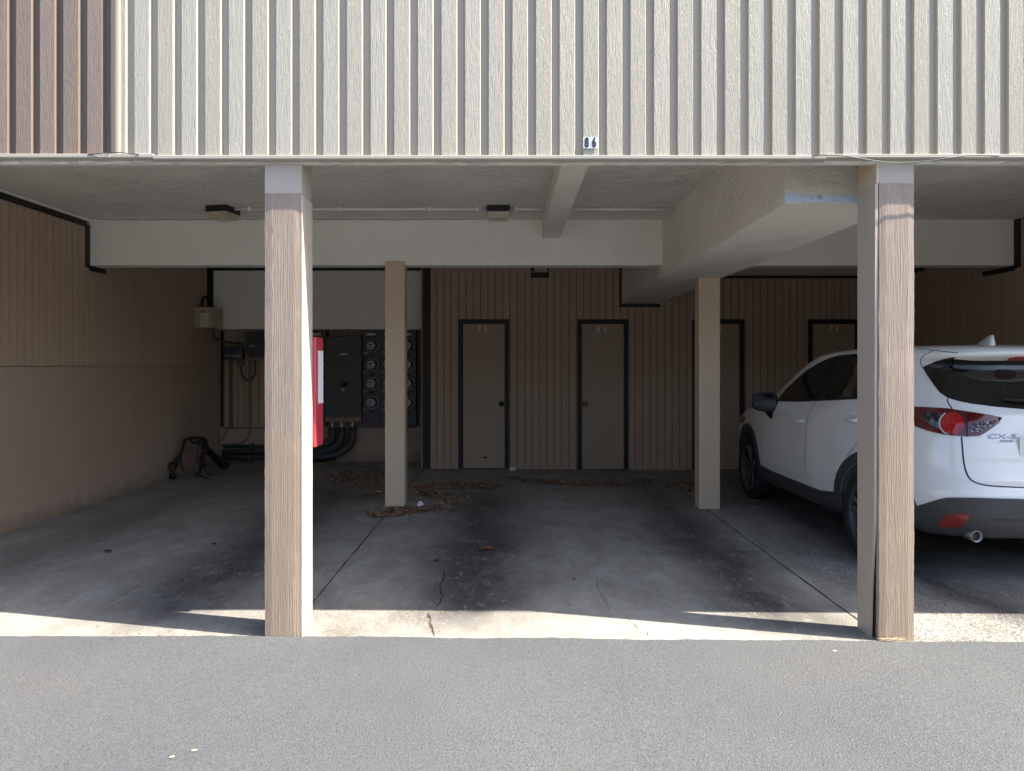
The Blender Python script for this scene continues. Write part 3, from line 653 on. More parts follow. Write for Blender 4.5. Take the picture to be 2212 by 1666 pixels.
# ------------------------------------------------------------------ electricity meters
YM = 10.83
def meterbank(xc, nums, label, plate=True):
    t = thing('meter_bank', label, 'meter bank', (xc, YM, .55), 'meter banks on the recessed wall')
    w = .131; bm = B(); box(bm, xc - w, xc + w, YM, YR - .018, .557, 1.985, .004); obj('cabinet', bm, M['cab'], t)
    zt_ = H + (CY - 723)/F*YM
    bm = B(); box(bm, xc - .068, xc + .060, YM - .004, YM - .001, zt_ - .012, zt_ + .022, .001); pl = obj('nameplate', bm, M['plate'], t)
    text('nameplate_writing', 'CHALLENGER', .015, (xc + .005, YM - .0048, zt_ + .007), FRONT, M['ink'], pl, .0002)
    for yy, s in zip((747, 788, 828.5, 869.8), nums):
        z = H + (CY - yy)/F*YM; mx = xc + .012
        bm = B(); lathe(bm, [(.096, 0), (.096, -.018), (.088, -.024), (.080, -.016), (.078, -.002)], (mx, YM, z), (0, 1, 0), 36); mt = obj('meter', bm, M['steel'], t, (mx, YM, z), True)
        bm = B(); lathe(bm, [(.079, -.001), (.075, -.05), (.0, -.052)], (mx, YM, z), (0, 1, 0), 32); obj('meter_body', bm, M['ink'], mt, None, False)
        bm = B(); lathe(bm, [(.0, -.088), (.062, -.086), (.064, -.053)], (mx - .004, YM, z), (0, 1, 0), 32); obj('dial', bm, M['dial'], mt)
        bm = B(); box(bm, mx - .026, mx + .016, YM - .0905, YM - .0885, z + .005, z + .026); obj('display', bm, M['ink'], mt)
        bm = B()
        for k in range(3): box(bm, mx - .036 + k*.008, mx + .02 - k*.006, YM - .0900, YM - .0885, z - .018 - k*.012, z - .014 - k*.012)
        obj('dial_print', bm, M['ink'], mt)
        bm = B(); lathe(bm, [(.068, -.05), (.066, -.098), (.060, -.108), (0, -.112)], (mx, YM, z), (0, 1, 0), 32); obj('glass_cover', bm, M['glass'], mt, None, True)
        if s: text('unit_number', s, .062, (xc - .085, YM - .001, z - .112), FRONT, M['numgrey'], t, .0004, .9, 0)
        bm = B(); box(bm, mx - .033, mx + .026, YM - .012, YM + .001, z - .168, z - .12, .003); br = obj('breaker_window', bm, M['ink'], t)
        bm = B(); box(bm, mx - .012, mx + .006, YM - .017, YM - .0125, z - .152, z - .142, .001); obj('breaker_toggle', bm, M['cab'], br)
    return t
meterbank(at(802, 0, YM).x, ['88', '67', '69', '71'], 'dark meter bank just left of the tan column with meters 88, 67, 69 and 71')
meterbank(at(841, 0, YM).x, ['73', '75', '77', '79'], 'dark meter bank mostly hidden behind the tan column, numbered 73 to 79')
meterbank(at(879.3, 0, YM).x, ['', '', '', ''], 'dark meter bank right of the tan column with meters half hidden')
meterbank(at(684, 0, YM).x, ['', '', '', ''], 'dark meter bank behind the red fire cabinet')
YC = 10.72
sc = thing('switch_cabinet', 'large flat main switch cabinet with rusty bottom edge between the meter banks', 'electrical cabinet', (-2.45, YC, at(0, 912, YC).z))
a = at(703, 912, YC); b = at(780, 727, YC)
bm = B(); box(bm, a.x, b.x, YC, YR - .018, a.z, b.z, .005); obj('cabinet_body', bm, M['switch'], sc)
p = at(742.5, 765.5, YC); bm = B(); box(bm, p.x - .055, p.x + .055, YC - .004, YC - .001, p.z - .013, p.z + .013, .001); pl = obj('nameplate', bm, M['plate'], sc); text('nameplate_writing', 'CHALLENGER', .015, (p.x + .008, YC - .0048, p.z), FRONT, M['ink'], pl, .0002)
p = at(743, 830, YC); bm = B(); box(bm, p.x - .042, p.x + .042, YC - .03, YC - .0005, p.z - .038, p.z + .038, .006); hd = obj('switch_handle', bm, M['ink'], sc)
bm = B(); box(bm, p.x - .012, p.x + .016, YC - .06, YC - .0305, p.z - .012, p.z + .018, .004); obj('lever', bm, M['rubber'], hd)
bm = B(); box(bm, p.x - .062, p.x - .044, YC - .008, YC - .0005, p.z - .02, p.z + .02, .002); box(bm, p.x + .044, p.x + .060, YC - .008, YC - .0005, p.z - .02, p.z + .02, .002); obj('handle_bracket', bm, M['cab'], sc)
p = at(741, 841.5, YC); bm = B(); box(bm, p.x - .024, p.x + .018, YC - .003, YC - .0005, p.z - .016, p.z + .010); obj('tag', bm, M['paper'], sc)
for q in ((706, 735), (777, 735), (777, 790), (707, 800), (777, 872), (742, 729.5)):
    p = at(*q, YC); bm = B(); lathe(bm, [(0, -.006), (.006, -.005), (.007, .001)], (p.x, YC, p.z), (0, 1, 0), 12); obj('bolt', bm, M['ink'], sc)
for i, (x, tx, tz) in enumerate(((718, 640, .24), (737.4, 650, .17), (760.7, 655, .11))):
    p = at(x, 913, YC + .1); q = at(tx, 0, YC + .1)
    t = thing('curved_pipe', 'thick dark conduit curving down from the switch cabinet, %s of the three' % ('leftmost', 'middle', 'rightmost')[i], 'pipe', p, 'pipes under the switch cabinet')
    r = .055; Y = YC + .1 + .01*i
    pts = [(p.x, Y, p.z - .07), (p.x, Y, p.z - .20)]
    Rr = .42
    cxx, czz = p.x - Rr, p.z - .20
    for k in range(1, 9):
        a_ = k/8*math.pi/2*.93; pts.append((cxx + Rr*math.cos(a_), Y, czz - min(Rr, (p.z - .2) - tz)*math.sin(a_)))
    pts.append((q.x - .4, Y, max(tz - .03, .05)))
    bm = B(); tube(bm, pts, r, 14); obj('pipe', bm, M['pipe'], t, None, True)
    bm = B(); lathe(bm, [(.027, 0), (.027, -.07)], (p.x, Y, p.z), (0, 0, 1), 20); obj('fitting', bm, M['steel'], t, None, True)
for i, (z, r) in enumerate(((.245, .028), (.17, .034), (.09, .04))):
    lab = ('uppermost', 'middle', 'lowest')[i]
    conduit('floor_pipe', [(XL + .08, 10.95 - .03*i, z), (-2.55, 10.95 - .03*i, z)], r, M['pipe'], '%s of the fat dark pipes running low along the recess wall' % lab, 'pipe', [(-3.8, 10.95 - .03*i, z), (-3.3, 10.95 - .03*i, z)], 0, 'fat pipes low on the recess wall', 12)
bm = B(); p = onfloor(712, 994); box(bm, p.x - .32, p.x + .14, 10.72, 10.80, .005, .035, .003); tag(obj('wooden_board', bm, M['board'], None, (p.x, 10.76, 0)), 'short rough board lying on the floor under the curved pipes', 'board')
p = at(904.5, 838, 10.93); bm = B(); box(bm, p.x - .037, p.x + .037, 10.93, YR - .001, p.z - .155, p.z + .155, .004); t = thing('junction_box', 'narrow dark box right of the last meter bank', 'junction box', (p.x, 10.93, p.z)); obj('box_body', bm, M['cab'], t)
bm = B(); box(bm, p.x - .03, p.x + .03, 10.924, 10.9295, p.z - .145, p.z + .145, .002); obj('cover', bm, M['cab'], t)
# tan box on the side wall
bx = thing('telephone_box', 'tan metal box with a printed label high in the left corner', 'utility box', (XL, 10.1, 1.96))
z0, z1 = H + (CY - 708)/F*10.1, H + (CY - 663.5)/F*10.1
bm = B(); box(bm, XL + .006, XL + .246, 10.1, 10.49, z0, z1, .004); obj('box_body', bm, M['tan'], bx)
bm = B(); box(bm, XL + .090, XL + .205, 10.0965, 10.0995, z0 + .006, z0 + .205); lb = obj('printed_label', bm, M['paper'], bx)
bm = B()
for k in range(11):
    zz = z0 + .19 - k*.016; box(bm, XL + .098, XL + .098 + (.095 if k % 4 else .06), 10.0955, 10.0963, zz - .0035, zz + .0035)
obj('label_print', bm, M['numgrey'], lb)
bm = B(); box(bm, XL + .085, XL + .16, 10.094, 10.0995, z1 - .075, z1 - .058, .002); obj('handle_recess', bm, M['board'], bx)
bm = B(); lathe(bm, [(0, .004), (.012, .004), (.014, 0)], (XL + .246, 10.36, (z0+z1)/2 + .02), (1, 0, 0), 16); obj('lock', bm, M['ink'], bx)
bm = B(); box(bm, XL + .2465, XL + .2485, 10.33, 10.42, (z0+z1)/2 - .03, (z0+z1)/2 + .05, .0008); obj('latch_plate', bm, M['tan'], bx)
conduit('black_cable', [(XL + .16, 10.3, z1), (XL + .15, 10.32, z1 + .12), (XL + .07, 10.33, z1 + .17), (XL + .03, 10.33, z1 + .14), (XL + .02, 10.32, z1 + .05), (XL + .03, 10.3, z1)], .02, M['rubber'], 'black cable looping above the tan utility box', 'cable', (), 2)
conduit('elbow_pipe', [(XL + .14, 10.42, z0), (XL + .14, 10.42, z0 - .10), (XL + .20, 10.5, z0 - .17), (XL + .30, 10.8, z0 - .19), (-3.94, 10.93, z0 - .195)], .019, M['pipe'], 'dark bent pipe joining the tan box to the grey panel', 'pipe', (), 2)
# breaker panel
pb = thing('breaker_panel', 'grey breaker panel beside the left front post, under the soffit box', 'electrical panel', at(560, 778, 10.9))
a = at(531, 778, 10.9); b = at(606, 717, 10.9); bm = B(); box(bm, a.x, b.x, 10.9, YR - .018, a.z, b.z, .004); obj('panel_body', bm, M['switch'], pb)
a = at(540, 772, 10.9); b = at(600, 723, 10.9); bm = B(); box(bm, a.x, b.x, 10.888, 10.8995, a.z, b.z, .003); obj('panel_door', bm, M['cab'], pb)
p = at(545.5, 747, 10.88); bm = B(); box(bm, p.x - .028, p.x + .028, 10.882, 10.8875, p.z - .014, p.z + .014, .003); obj('latch', bm, M['steel'], pb)
# irrigation controller
ic = thing('sprinkler_controller', 'dark rounded sprinkler timer with a pale stripe and round badge', 'controller', at(502, 778, 10.95))
a = at(483, 778, 10.95); b = at(523, 748.5, 10.95); bm = B(); box(bm, a.x, b.x, 10.95, YR - .001, a.z, b.z, .02); obj('casing', bm, M['plasticgrey'], ic)
p = at(500, 768.6, 10.945); bm = B(); box(bm, a.x + .018, b.x - .022, 10.946, 10.9495, p.z - .012, p.z + .012); obj('stripe', bm, M['stripe'], ic)
q = at(513, 768.6, 10.945); bm = B(); lathe(bm, [(.033, -.0045), (.033, 0)], (q.x, 10.9455, q.z), (0, 1, 0), 24); lathe(bm, [(0, -.0045), (.033, -.0045)], (q.x, 10.9455, q.z), (0, 1, 0), 24); bd = obj('badge', bm, M['stripe'], ic)
bm = B(); lathe(bm, [(.027, -.0055), (.027, -.0048), (.022, -.0048), (.022, -.0055), (.027, -.0055)], (q.x, 10.9455, q.z), (0, 1, 0), 24); obj('badge_ring', bm, M['ink'], bd)
text('badge_writing', 'RAIN BIRD', .014, (q.x - .008, 10.9385, q.z), FRONT, M['ink'], bd, .0003)
jb = at(518, 784.5, 10.97); bm = B(); lathe(bm, [(0, -.03), (.036, -.028), (.043, -.02), (.044, .05)], (jb.x, 11.0, jb.z), (0, 1, 0), 20); tag(obj('round_outlet', bm, M['pipebrown'], None, jb, True), 'round outlet box below the sprinkler timer', 'outlet')
def w3(x, y, d=11.03): return at(x, y, d)
conduit('thin_conduit', [w3(501.5, 779), w3(502, 922)], .011, M['pipebrown'], 'bright thin vertical conduit straight below the sprinkler timer', 'conduit')
conduit('thin_conduit', [w3(496.5, 779), w3(497, 922)], .010, M['pipebrown'], 'thin vertical conduit at the left of the pair below the sprinkler timer', 'conduit')
conduit('thin_conduit', [w3(538.5, 778), w3(540, 930), w3(537, 946), w3(525, 956), w3(505, 960), w3(472, 961)], .013, M['pipebrown'], 'vertical conduit under the breaker panel bending left near the floor', 'conduit', (), 2)
conduit('cable_loop', [w3(521, 791, 10.99), w3(521, 806, 10.97), w3(527, 819, 10.96), w3(537, 823, 10.96), w3(547, 817, 10.96), w3(552, 803, 10.97), w3(551, 778, 10.99)], .014, M['pipe'], 'flexible cable hanging in a loop from the breaker panel', 'cable', (), 2)
conduit('thin_conduit', [w3(484, 925), w3(600, 925)], .010, M['pipebrown'], 'thin horizontal conduit along the foot of the recess boards', 'conduit')
conduit('thin_conduit', [w3(492, 925, 11.0), w3(485, 940, 10.98), w3(481, 948, 10.96), w3(470, 957, 10.95), w3(462, 959, 10.94)], .013, M['pipebrown'], 'short bent conduit leading from the corner down to the fat pipes', 'conduit', (), 2)
# fire extinguisher cabinet
fc = thing('fire_cabinet', 'red fire extinguisher cabinet with white label on the back of the left front post', 'fire cabinet', (-1.2, 4.12, 1))
bm = B(); z0, z1 = .985, 1.60
prism(bm, [(-1.31, 4.118, z0), (-1.088, 4.118, z0), (-1.0775, 4.128, z0), (-1.0775, 4.285, z0), (-1.31, 4.285, z0)], (0, 0, z1 - z0)); bmesh.ops.bevel(bm, geom=list(bm.edges), offset=.003, segments=2, affect='EDGES'); obj('cabinet_body', bm, M['red'], fc)
bm = B(); box(bm, -1.0765, -1.0745, 4.165, 4.275, 1.225, 1.525, .0005); obj('instruction_label', bm, M['sticker'], fc)
# ------------------------------------------------------------------ bike rack
br = thing('bike_rack', 'folded black bicycle rack with straps leaning by the left wall', 'bike rack', (-4.0, 9.5, 0))
def T(name, pts, r, it=1, mat='rubber', n=10):
    bm = B(); tube(bm, [at(*p) for p in pts], r, n, it); return obj(name, bm, M[mat], br, None, True)
T('arch_frame', [(374,1022,9.35),(384,998,9.42),(395,968,9.5),(399,952,9.55),(408,946.5,9.6),(425,946,9.6),(441,947,9.58),(446,953,9.55),(446,968,9.5),(440,990,9.42),(433,1012,9.34),(427,1028,9.28)], .020, 2)
T('support_arm', [(441,966,9.6),(455,979,9.85),(472,996,10.15),(484,1006,10.35)], .045, 0)
T('support_arm', [(428,953,9.56),(440,958,9.6),(448,970,9.55)], .035, 1)
T('cradle', [(373,1020,9.33),(366,1012,9.3),(366,1002,9.3),(372,1000,9.33),(376,1010,9.34)], .014, 2)
T('cradle', [(389,985,9.44),(382,996,9.42),(378,1006,9.36)], .03, 1)
T('cradle', [(443,972,9.48),(436,992,9.42),(437,1004,9.36)], .032, 1)
T('foot_pad', [(369,1030,9.36),(379,1028,9.36)], .036, 0); T('foot_pad', [(424,1026,9.27),(430,1024,9.28)], .032, 0); T('foot_pad', [(478,1004,10.36),(492,1008,10.36)], .06, 0)
T('strap', [(392,972,9.48),(391,990,9.44),(392,1005,9.42),(396,1017,9.4)], .012, 1)
T('strap', [(429,955,9.55),(428,975,9.5),(425,995,9.46),(427,1005,9.42)], .006, 1)
T('strap', [(437,1005,9.3),(445,1020,9.15),(455,1028,9.12),(465,1028.5,9.2)], .006, 1)
T('strap', [(430,1028,9.2),(440,1030,9.12),(452,1034.5,9.08)], .008, 1)
T('clamp', [(412,951,9.57),(416,957,9.56),(434,953,9.56)], .02, 1)
# ------------------------------------------------------------------ leaves and litter
def in_poly(x, y, P):
    c = False; j = len(P) - 1
    for i in range(len(P)):
        if (P[i][1] > y) != (P[j][1] > y) and x < (P[j][0]-P[i][0])*(y-P[i][1])/(P[j][1]-P[i][1]) + P[i][0]: c = not c
        j = i
    return c
def leafpile(poly, n, label, size=(.022, .055)):
    P = [onfloor(*p) for p in poly]; P2 = [(p.x, p.y) for p in P]
    xs = [p[0] for p in P2]; ys = [p[1] for p in P2]; cxm, cym = sum(xs)/len(xs), sum(ys)/len(ys)
    bm = B(); k = 0; tries = 0
    while k < n and tries < n*30:
        tries += 1
        x = random.uniform(min(xs) - .05, max(xs) + .05); y = random.uniform(min(ys) - .05, max(ys) + .05)
        inside = in_poly(x, y, P2)
        if not inside and random.random() > .03: continue
        if inside and noise.noise((x*5, y*5, 2)) < -.25 and random.random() > .3: continue
        s = random.uniform(*size); w = s*random.uniform(.3, .55); a = random.uniform(0, 6.28); z = fz(x) + random.uniform(.002, .022)
        u = Vector((math.cos(a), math.sin(a), random.uniform(-.35, .35))); v = Vector((-math.sin(a), math.cos(a), random.uniform(-.5, .5)))
        c = Vector((x, y, z)); up_ = Vector((0, 0, random.uniform(.1, .3)*s))
        p0, p1, p2, p3 = c - u*s/2, c + v*w/2 + up_, c + u*s/2, c - v*w/2 + up_
        q = [bm.verts.new(p) for p in (p0, p1, p2, p3)]
        m0 = bm.verts.new(c); bm.faces.new((q[0], q[1], m0)); bm.faces.new((q[1], q[2], m0)); bm.faces.new((q[2], q[3], m0)); bm.faces.new((q[3], q[0], m0))
        k += 1
    for v in bm.verts: v.co.z = max(v.co.z, fz(v.co.x) + .001)
    KEEP[0] = True
    tag(obj('leaf_litter', bm, M['leaf'], None, (cxm, cym, 0)), label, 'dry leaves', 'drifts of dry leaves on the floor', 'stuff')
leafpile([(705,1030),(760,1018),(832,1020),(850,1050),(835,1062),(790,1062),(770,1050),(712,1044)], 1500, 'large drift of brown leaves left of the tan column')
leafpile([(800,1062),(832,1060),(832,1068),(782,1074)], 170, 'small patch of leaves at the left foot of the tan column')
leafpile([(879,1055),(930,1046),(1000,1044),(1082,1050),(1085,1056),(1000,1058),(930,1058),(905,1060)], 800, 'long drift of leaves right of the tan column')
leafpile([(880,1058),(930,1060),(985,1072),(1003,1086),(975,1091),(935,1078),(905,1070)], 620, 'leaves trailing forward from the drift by the tan column')
leafpile([(790,1110),(830,1097),(880,1100),(955,1092),(962,1099),(900,1110),(850,1118),(800,1120)], 800, 'curved drift of leaves in front of the tan column')
leafpile([(1083,1030),(1110,1031),(1130,1038),(1200,1038),(1250,1038),(1340,1046),(1342,1053),(1280,1054),(1200,1048),(1130,1043)], 850, 'long thin drift of leaves in front of doors 71 and 86')
leafpile([(1345,1042),(1390,1036),(1420,1038),(1395,1046),(1360,1047)], 230, 'small drift of leaves in front of the closet wall right of door 86')
leafpile([(1432,1046),(1470,1042),(1500,1045),(1500,1064),(1470,1062),(1436,1056)], 480, 'drift of leaves against the column under the girder')
leafpile([(728,1172),(780,1170),(778,1178),(740,1180)], 60, 'thin dirty leaf crumbs on the left joint line', (.006, .016))
leafpile([(926,1330),(931,1335),(938,1372),(930,1368)], 40, 'tiny orange leaf crumbs in the sunlit crack', (.006, .014))
leafpile([(255,1376.8),(330,1374),(420,1376),(470,1378),(420,1378.6),(300,1378)], 40, 'leaf crumbs on the asphalt edge at the left', (.006, .018))
def blob(name, x, y, r, mat, label, cat, flat=.6, seed=0, oid=None):
    p = onfloor(x, y); bm = B(); bmesh.ops.create_icosphere(bm, subdivisions=3, radius=1)
    for v in bm.verts:
        k = 1 + .45*noise.noise(v.co*1.7 + Vector((seed, 0, 0))) + .25*noise.noise(v.co*4 + Vector((seed, 3, 0))); v.co = Vector((v.co.x*r*k, v.co.y*r*k*.8, max(v.co.z*r*flat*k, -r*flat*.8) + r*flat*.8))
    bm.transform(Matrix.Translation(p)); return tag(obj(name, bm, mat, None, p, False), label, cat)
blob('paper_scrap', 1107, 1017.5, .045, M['sticker'], 'crumpled white paper on the floor at the foot of the wall right of door 71', 'paper scrap', .7, 1)
blob('paper_scrap', 908, 1096, .03, M['sticker'], 'small white scrap on the leaves in front of the tan column', 'paper scrap', 1.1, 5)
blob('paper_scrap', 818, 1064, .06, M['paper'], 'flat grey scrap among the leaves left of the tan column', 'paper scrap', .2, 8)
def flatleaf(x, y, s, a, mat, label, z=0.008):
    p = onfloor(x, y); bm = B(); u = Vector((math.cos(a), math.sin(a), 0)); v = Vector((-math.sin(a), math.cos(a), 0)); L = []; Rr = []; C_ = []
    for k in range(9):
        t = k/8; w = s*.32*math.sin(math.pi*t)**.8; c = p + u*(t-.5)*s + Vector((0, 0, z + s*.25*(t-.5)**2*4*.4))
        C_.append(bm.verts.new(c)); L.append(bm.verts.new(c + v*w + Vector((0, 0, w*.5)))); Rr.append(bm.verts.new(c - v*w + Vector((0, 0, w*.4))))
    for k in range(8): bm.faces.new((C_[k], C_[k+1], L[k+1], L[k])); bm.faces.new((C_[k], C_[k+1], Rr[k+1], Rr[k]))
    KEEP[0] = True; tag(obj('leaf', bm, mat, None, p), label, 'leaf', 'single dry leaves')
def lm(name, c): return paint(name, c, .7, .25, 40, 0)
M['lfred'] = lm('red_leaf', (.20, .06, .04)); M['lftan'] = lm('tan_leaf', (.50, .38, .24)); M['lfdk'] = lm('dark_leaf', (.06, .035, .025)); M['lfpink'] = lm('pink_petal', (.45, .06, .12))
flatleaf(1053, 1189, .11, .3, M['lfred'], 'curled reddish leaf in the middle of the bay floor'); flatleaf(1240, 1200+54, .04, 1, M['lfred'], 'small red leaf on the stained floor near the sunlit strip')
flatleaf(1044, 1189, .07, 2.2, M['lfdk'], 'dark curled leaf lying against the reddish leaf')
flatleaf(232, 1194, .07, .1, M['lfdk'], 'dark curled leaf on the left bay floor'); flatleaf(462, 1178, .05, .2, M['lfdk'], 'thin dark leaf on the left bay floor nearer the post')
flatleaf(944, 1206+8, .06, .2, M['lfdk'], 'small dark leaf left of the curled reddish leaf'); flatleaf(626, 1159, .03, .2, M['lfdk'], 'tiny dark leaf beside the left post')
flatleaf(1804, 1411, .026, .1, M['lftan'], 'tan leaf on the asphalt left of the split post'); flatleaf(343, 1376.5, .022, .4, M['lfpink'], 'pink petal at the edge of the asphalt')
flatleaf(420, 1627, .024, .3, M['lftan'], 'tan leaf fragment low on the asphalt at left'); flatleaf(372, 1641, .02, .5, M['lftan'], 'smaller tan leaf fragment beside it on the asphalt at left')
t = thing('straw_clump', 'orange dry straw at the foot of the split post', 'straw', (1.95, PY - .01, .0)); bm = B()
for k in range(16):
    x0 = 1.925 + random.uniform(0, .05); l = random.uniform(.05, .14); pts = [(x0 + l*s_, PY - .02 + random.uniform(-.012, .006), fz(2) + .012 + random.uniform(0, .014)) for s_ in (0, .3, .6, 1)]
    tube(bm, pts, .0012, 5, 1)
obj('straws', bm, M['lftan'], t)
# ------------------------------------------------------------------ car
CO = Vector((3.50, 4.74, fz(3.5)))
car = thing('parked_car', 'white compact crossover parked nose-in behind the right post', 'car', CO)
SL = [ # z, yr, yf, w, n_rear, n_front, front end exponent
 (0.235, 0.8, 4.05, 0.78, 4, 4.6, 4), (0.27, 0.5, 4.25, 0.83, 4, 4.6, 4), (0.305, 0.22, 4.38, 0.865, 4.2, 4.6, 4), (0.34, 0.07, 4.44, 0.88, 4.2, 4.6, 3.6), (0.45, 0.015, 4.48, 0.893, 4.4, 4.6, 3.6), (0.55, 0, 4.5, 0.9, 4.4, 4.6, 3.6),
 (0.62, 0, 4.5, 0.9, 4.4, 4.6, 3.6), (0.67, 0.02, 4.49, 0.899, 4.3, 4.6, 3.6), (0.72, 0.06, 4.47, 0.897, 4.3, 4.6, 3.8), (0.78, 0.085, 4.43, 0.894, 4.2, 4.6, 4), (0.86, 0.1, 4.35, 0.89, 4.2, 4.6, 4.2),
 (0.92, 0.11, 4.21, 0.885, 4.1, 4.4, 4.6), (0.97, 0.12, 4.08, 0.88, 4, 4.4, 5), (1.01, 0.13, 3.86, 0.872, 3.9, 3.8, 6), (1.04, 0.14, 3.66, 0.862, 3.8, 3.9, 7), (1.07, 0.15, 3.44, 0.85, 3.7, 4.2, 7), (1.1, 0.165, 3.32, 0.838, 3.6, 4.4, 7),
 (1.15, 0.19, 3.22, 0.81, 3.5, 4.4, 7), (1.22, 0.24, 3.1, 0.775, 3.4, 4.4, 7), (1.3, 0.3, 2.96, 0.737, 3.3, 4.4, 7), (1.38, 0.36, 2.82, 0.7, 3.3, 4.4, 7), (1.45, 0.4, 2.68, 0.672, 3.3, 4.4, 7), (1.49, 0.38, 2.58, 0.658, 3.3, 4.4, 7),
 (1.52, 0.3, 2.48, 0.65, 3.2, 4.2, 7), (1.545, 0.27, 2.39, 0.64, 3.1, 4.2, 7), (1.565, 0.28, 2.29, 0.625, 3, 4, 6.5), (1.582, 0.31, 2.17, 0.6, 2.9, 4, 6), (1.597, 0.38, 2.02, 0.56, 2.8, 3.6, 5), (1.609, 0.5, 1.84, 0.48, 2.6, 3.2, 4), (1.617, 0.68, 1.64, 0.36, 2.5, 2.8, 3), (1.621, 0.9, 1.4, 0.2, 2.3, 2.6, 3)]
def cub(a, b, c, d, t): return b + .5*t*(c - a + t*(2*a - 5*b + 4*c - d + t*(3*(b - c) + d - a)))
def slices():
    out = []
    for i in range(len(SL)-1):
        p = [SL[max(0, i-1)], SL[i], SL[i+1], SL[min(len(SL)-1, i+2)]]
        for k in range(3):
            t = k/3; out.append([p[1][j] + (p[2][j]-p[1][j])*t if j == 0 else (cub(*[q[j] for q in p], t)) for j in range(7)])
    out.append(list(SL[-1])); return out
NP = 140
def outline(yr, yf, w, nr, nf, ne):
    c = yr + (yf - yr)*.45; D = []
    for k in range(721):
        a = -math.pi/2 + 2*math.pi*k/720; co, si = math.cos(a), math.sin(a)
        n_ = nr if si < 0 else nf; L_ = (c - yr) if si < 0 else (yf - c)
        m_ = n_
        D.append((w*math.copysign(abs(co)**(2/ m_), co), c + L_*math.copysign(abs(si)**(2/(ne if si > 0 else m_*.62)), si)))
    d = [0]
    for p, q in zip(D, D[1:]): d.append(d[-1] + math.hypot(q[0]-p[0], q[1]-p[1]))
    out = []; j = 0
    for k in range(NP):
        s = d[-1]*k/NP
        while d[j+1] < s: j += 1
        t = (s - d[j])/max(1e-9, d[j+1]-d[j]); out.append((D[j][0] + (D[j+1][0]-D[j][0])*t, D[j][1] + (D[j+1][1]-D[j][1])*t))
    return out
bm = B(); rings = []
for z, yr, yf, w, nr, nf, ne in slices(): rings.append([bm.verts.new((x, y, z)) for x, y in outline(yr, yf, w, nr, nf, ne)])
for a, b in zip(rings, rings[1:]):
    for k in range(NP): bm.faces.new((a[k], a[(k+1) % NP], b[(k+1) % NP], b[k]))
bm.faces.new(rings[0]); bm.faces.new(rings[-1])
bmesh.ops.recalc_face_normals(bm, faces=bm.faces)
bvh = BVHTree.FromBMesh(bm)
AX = (.76, 3.42); WR = .345
body_me = bpy.data.meshes.new('car_body'); bm.to_mesh(body_me); bm.free()
for f in body_me.polygons:
    f.use_smooth = True
    if f.center.z < .405: f.material_index = 1
body_me.materials.append(M['paint']); body_me.materials.append(M['clad']); body = bpy.data.objects.new('car_body', body_me); S.collection.objects.link(body)
# wheel wells cut with a boolean
cut = B()
for y in AX:
    for sgn in (-1, 1): lathe(cut, [(0, 0), (.385, 0), (.385, .30), (0, .30)], (sgn*.95, y, WR + .015), (-sgn, 0, 0), 48)
bmesh.ops.recalc_face_normals(cut, faces=cut.faces)
cme = bpy.data.meshes.new('cut'); cut.to_mesh(cme); cut.free(); cob = bpy.data.objects.new('cut', cme); S.collection.objects.link(cob); cme.materials.append(M['clad'])
md = body.modifiers.new('b', 'BOOLEAN'); md.operation = 'DIFFERENCE'; md.object = cob; md.solver = 'EXACT'; md.material_mode = 'TRANSFER' if hasattr(md, 'material_mode') else None
bpy.context.view_layer.update()
nm = bpy.data.meshes.new_from_object(body.evaluated_get(bpy.context.evaluated_depsgraph_get()))
body.modifiers.clear(); body.data = nm; bpy.data.objects.remove(cob)
for f in nm.polygons:
    f.use_smooth = True
body.parent = car
camL = Vector((0, 0, H)) - CO
def cast(x, y):
    d = Vector(((x - CX)/F, 1, (CY - y)/F)).normalized(); h = bvh.ray_cast(camL, d)
    return (h[0], h[1]) if h[0] is not None else (None, None)
def castd(o, d):
    h = bvh.ray_cast(Vector(o), Vector(d).normalized()); return (h[0], h[1]) if h[0] is not None else (None, None)
def dens(P, closed=True, step=8):
    out = []
    for i in range(len(P) if closed else len(P)-1):
        a, b = Vector(P[i]), Vector(P[(i+1) % len(P)]); n_ = max(1, int((b-a).length/step))
        for k in range(n_): out.append(a.lerp(b, k/n_))
    if not closed: out.append(Vector(P[-1]))
    return out
def rnd(P, it=2, keep=()):
    """round a closed polygon by corner cutting, keeping chosen corners"""
    P = [Vector(p) for p in P]; K = [i in keep for i in range(len(P))]
    for _ in range(it):
        Q, KK = [], []
        for i in range(len(P)):
            if K[i]: Q.append(P[i]); KK.append(True)
            else:
                Q += [P[i].lerp(P[i-1], .25), P[i].lerp(P[(i+1) % len(P)], .25)]; KK += [False, False]
        P, K = Q, KK
    return P
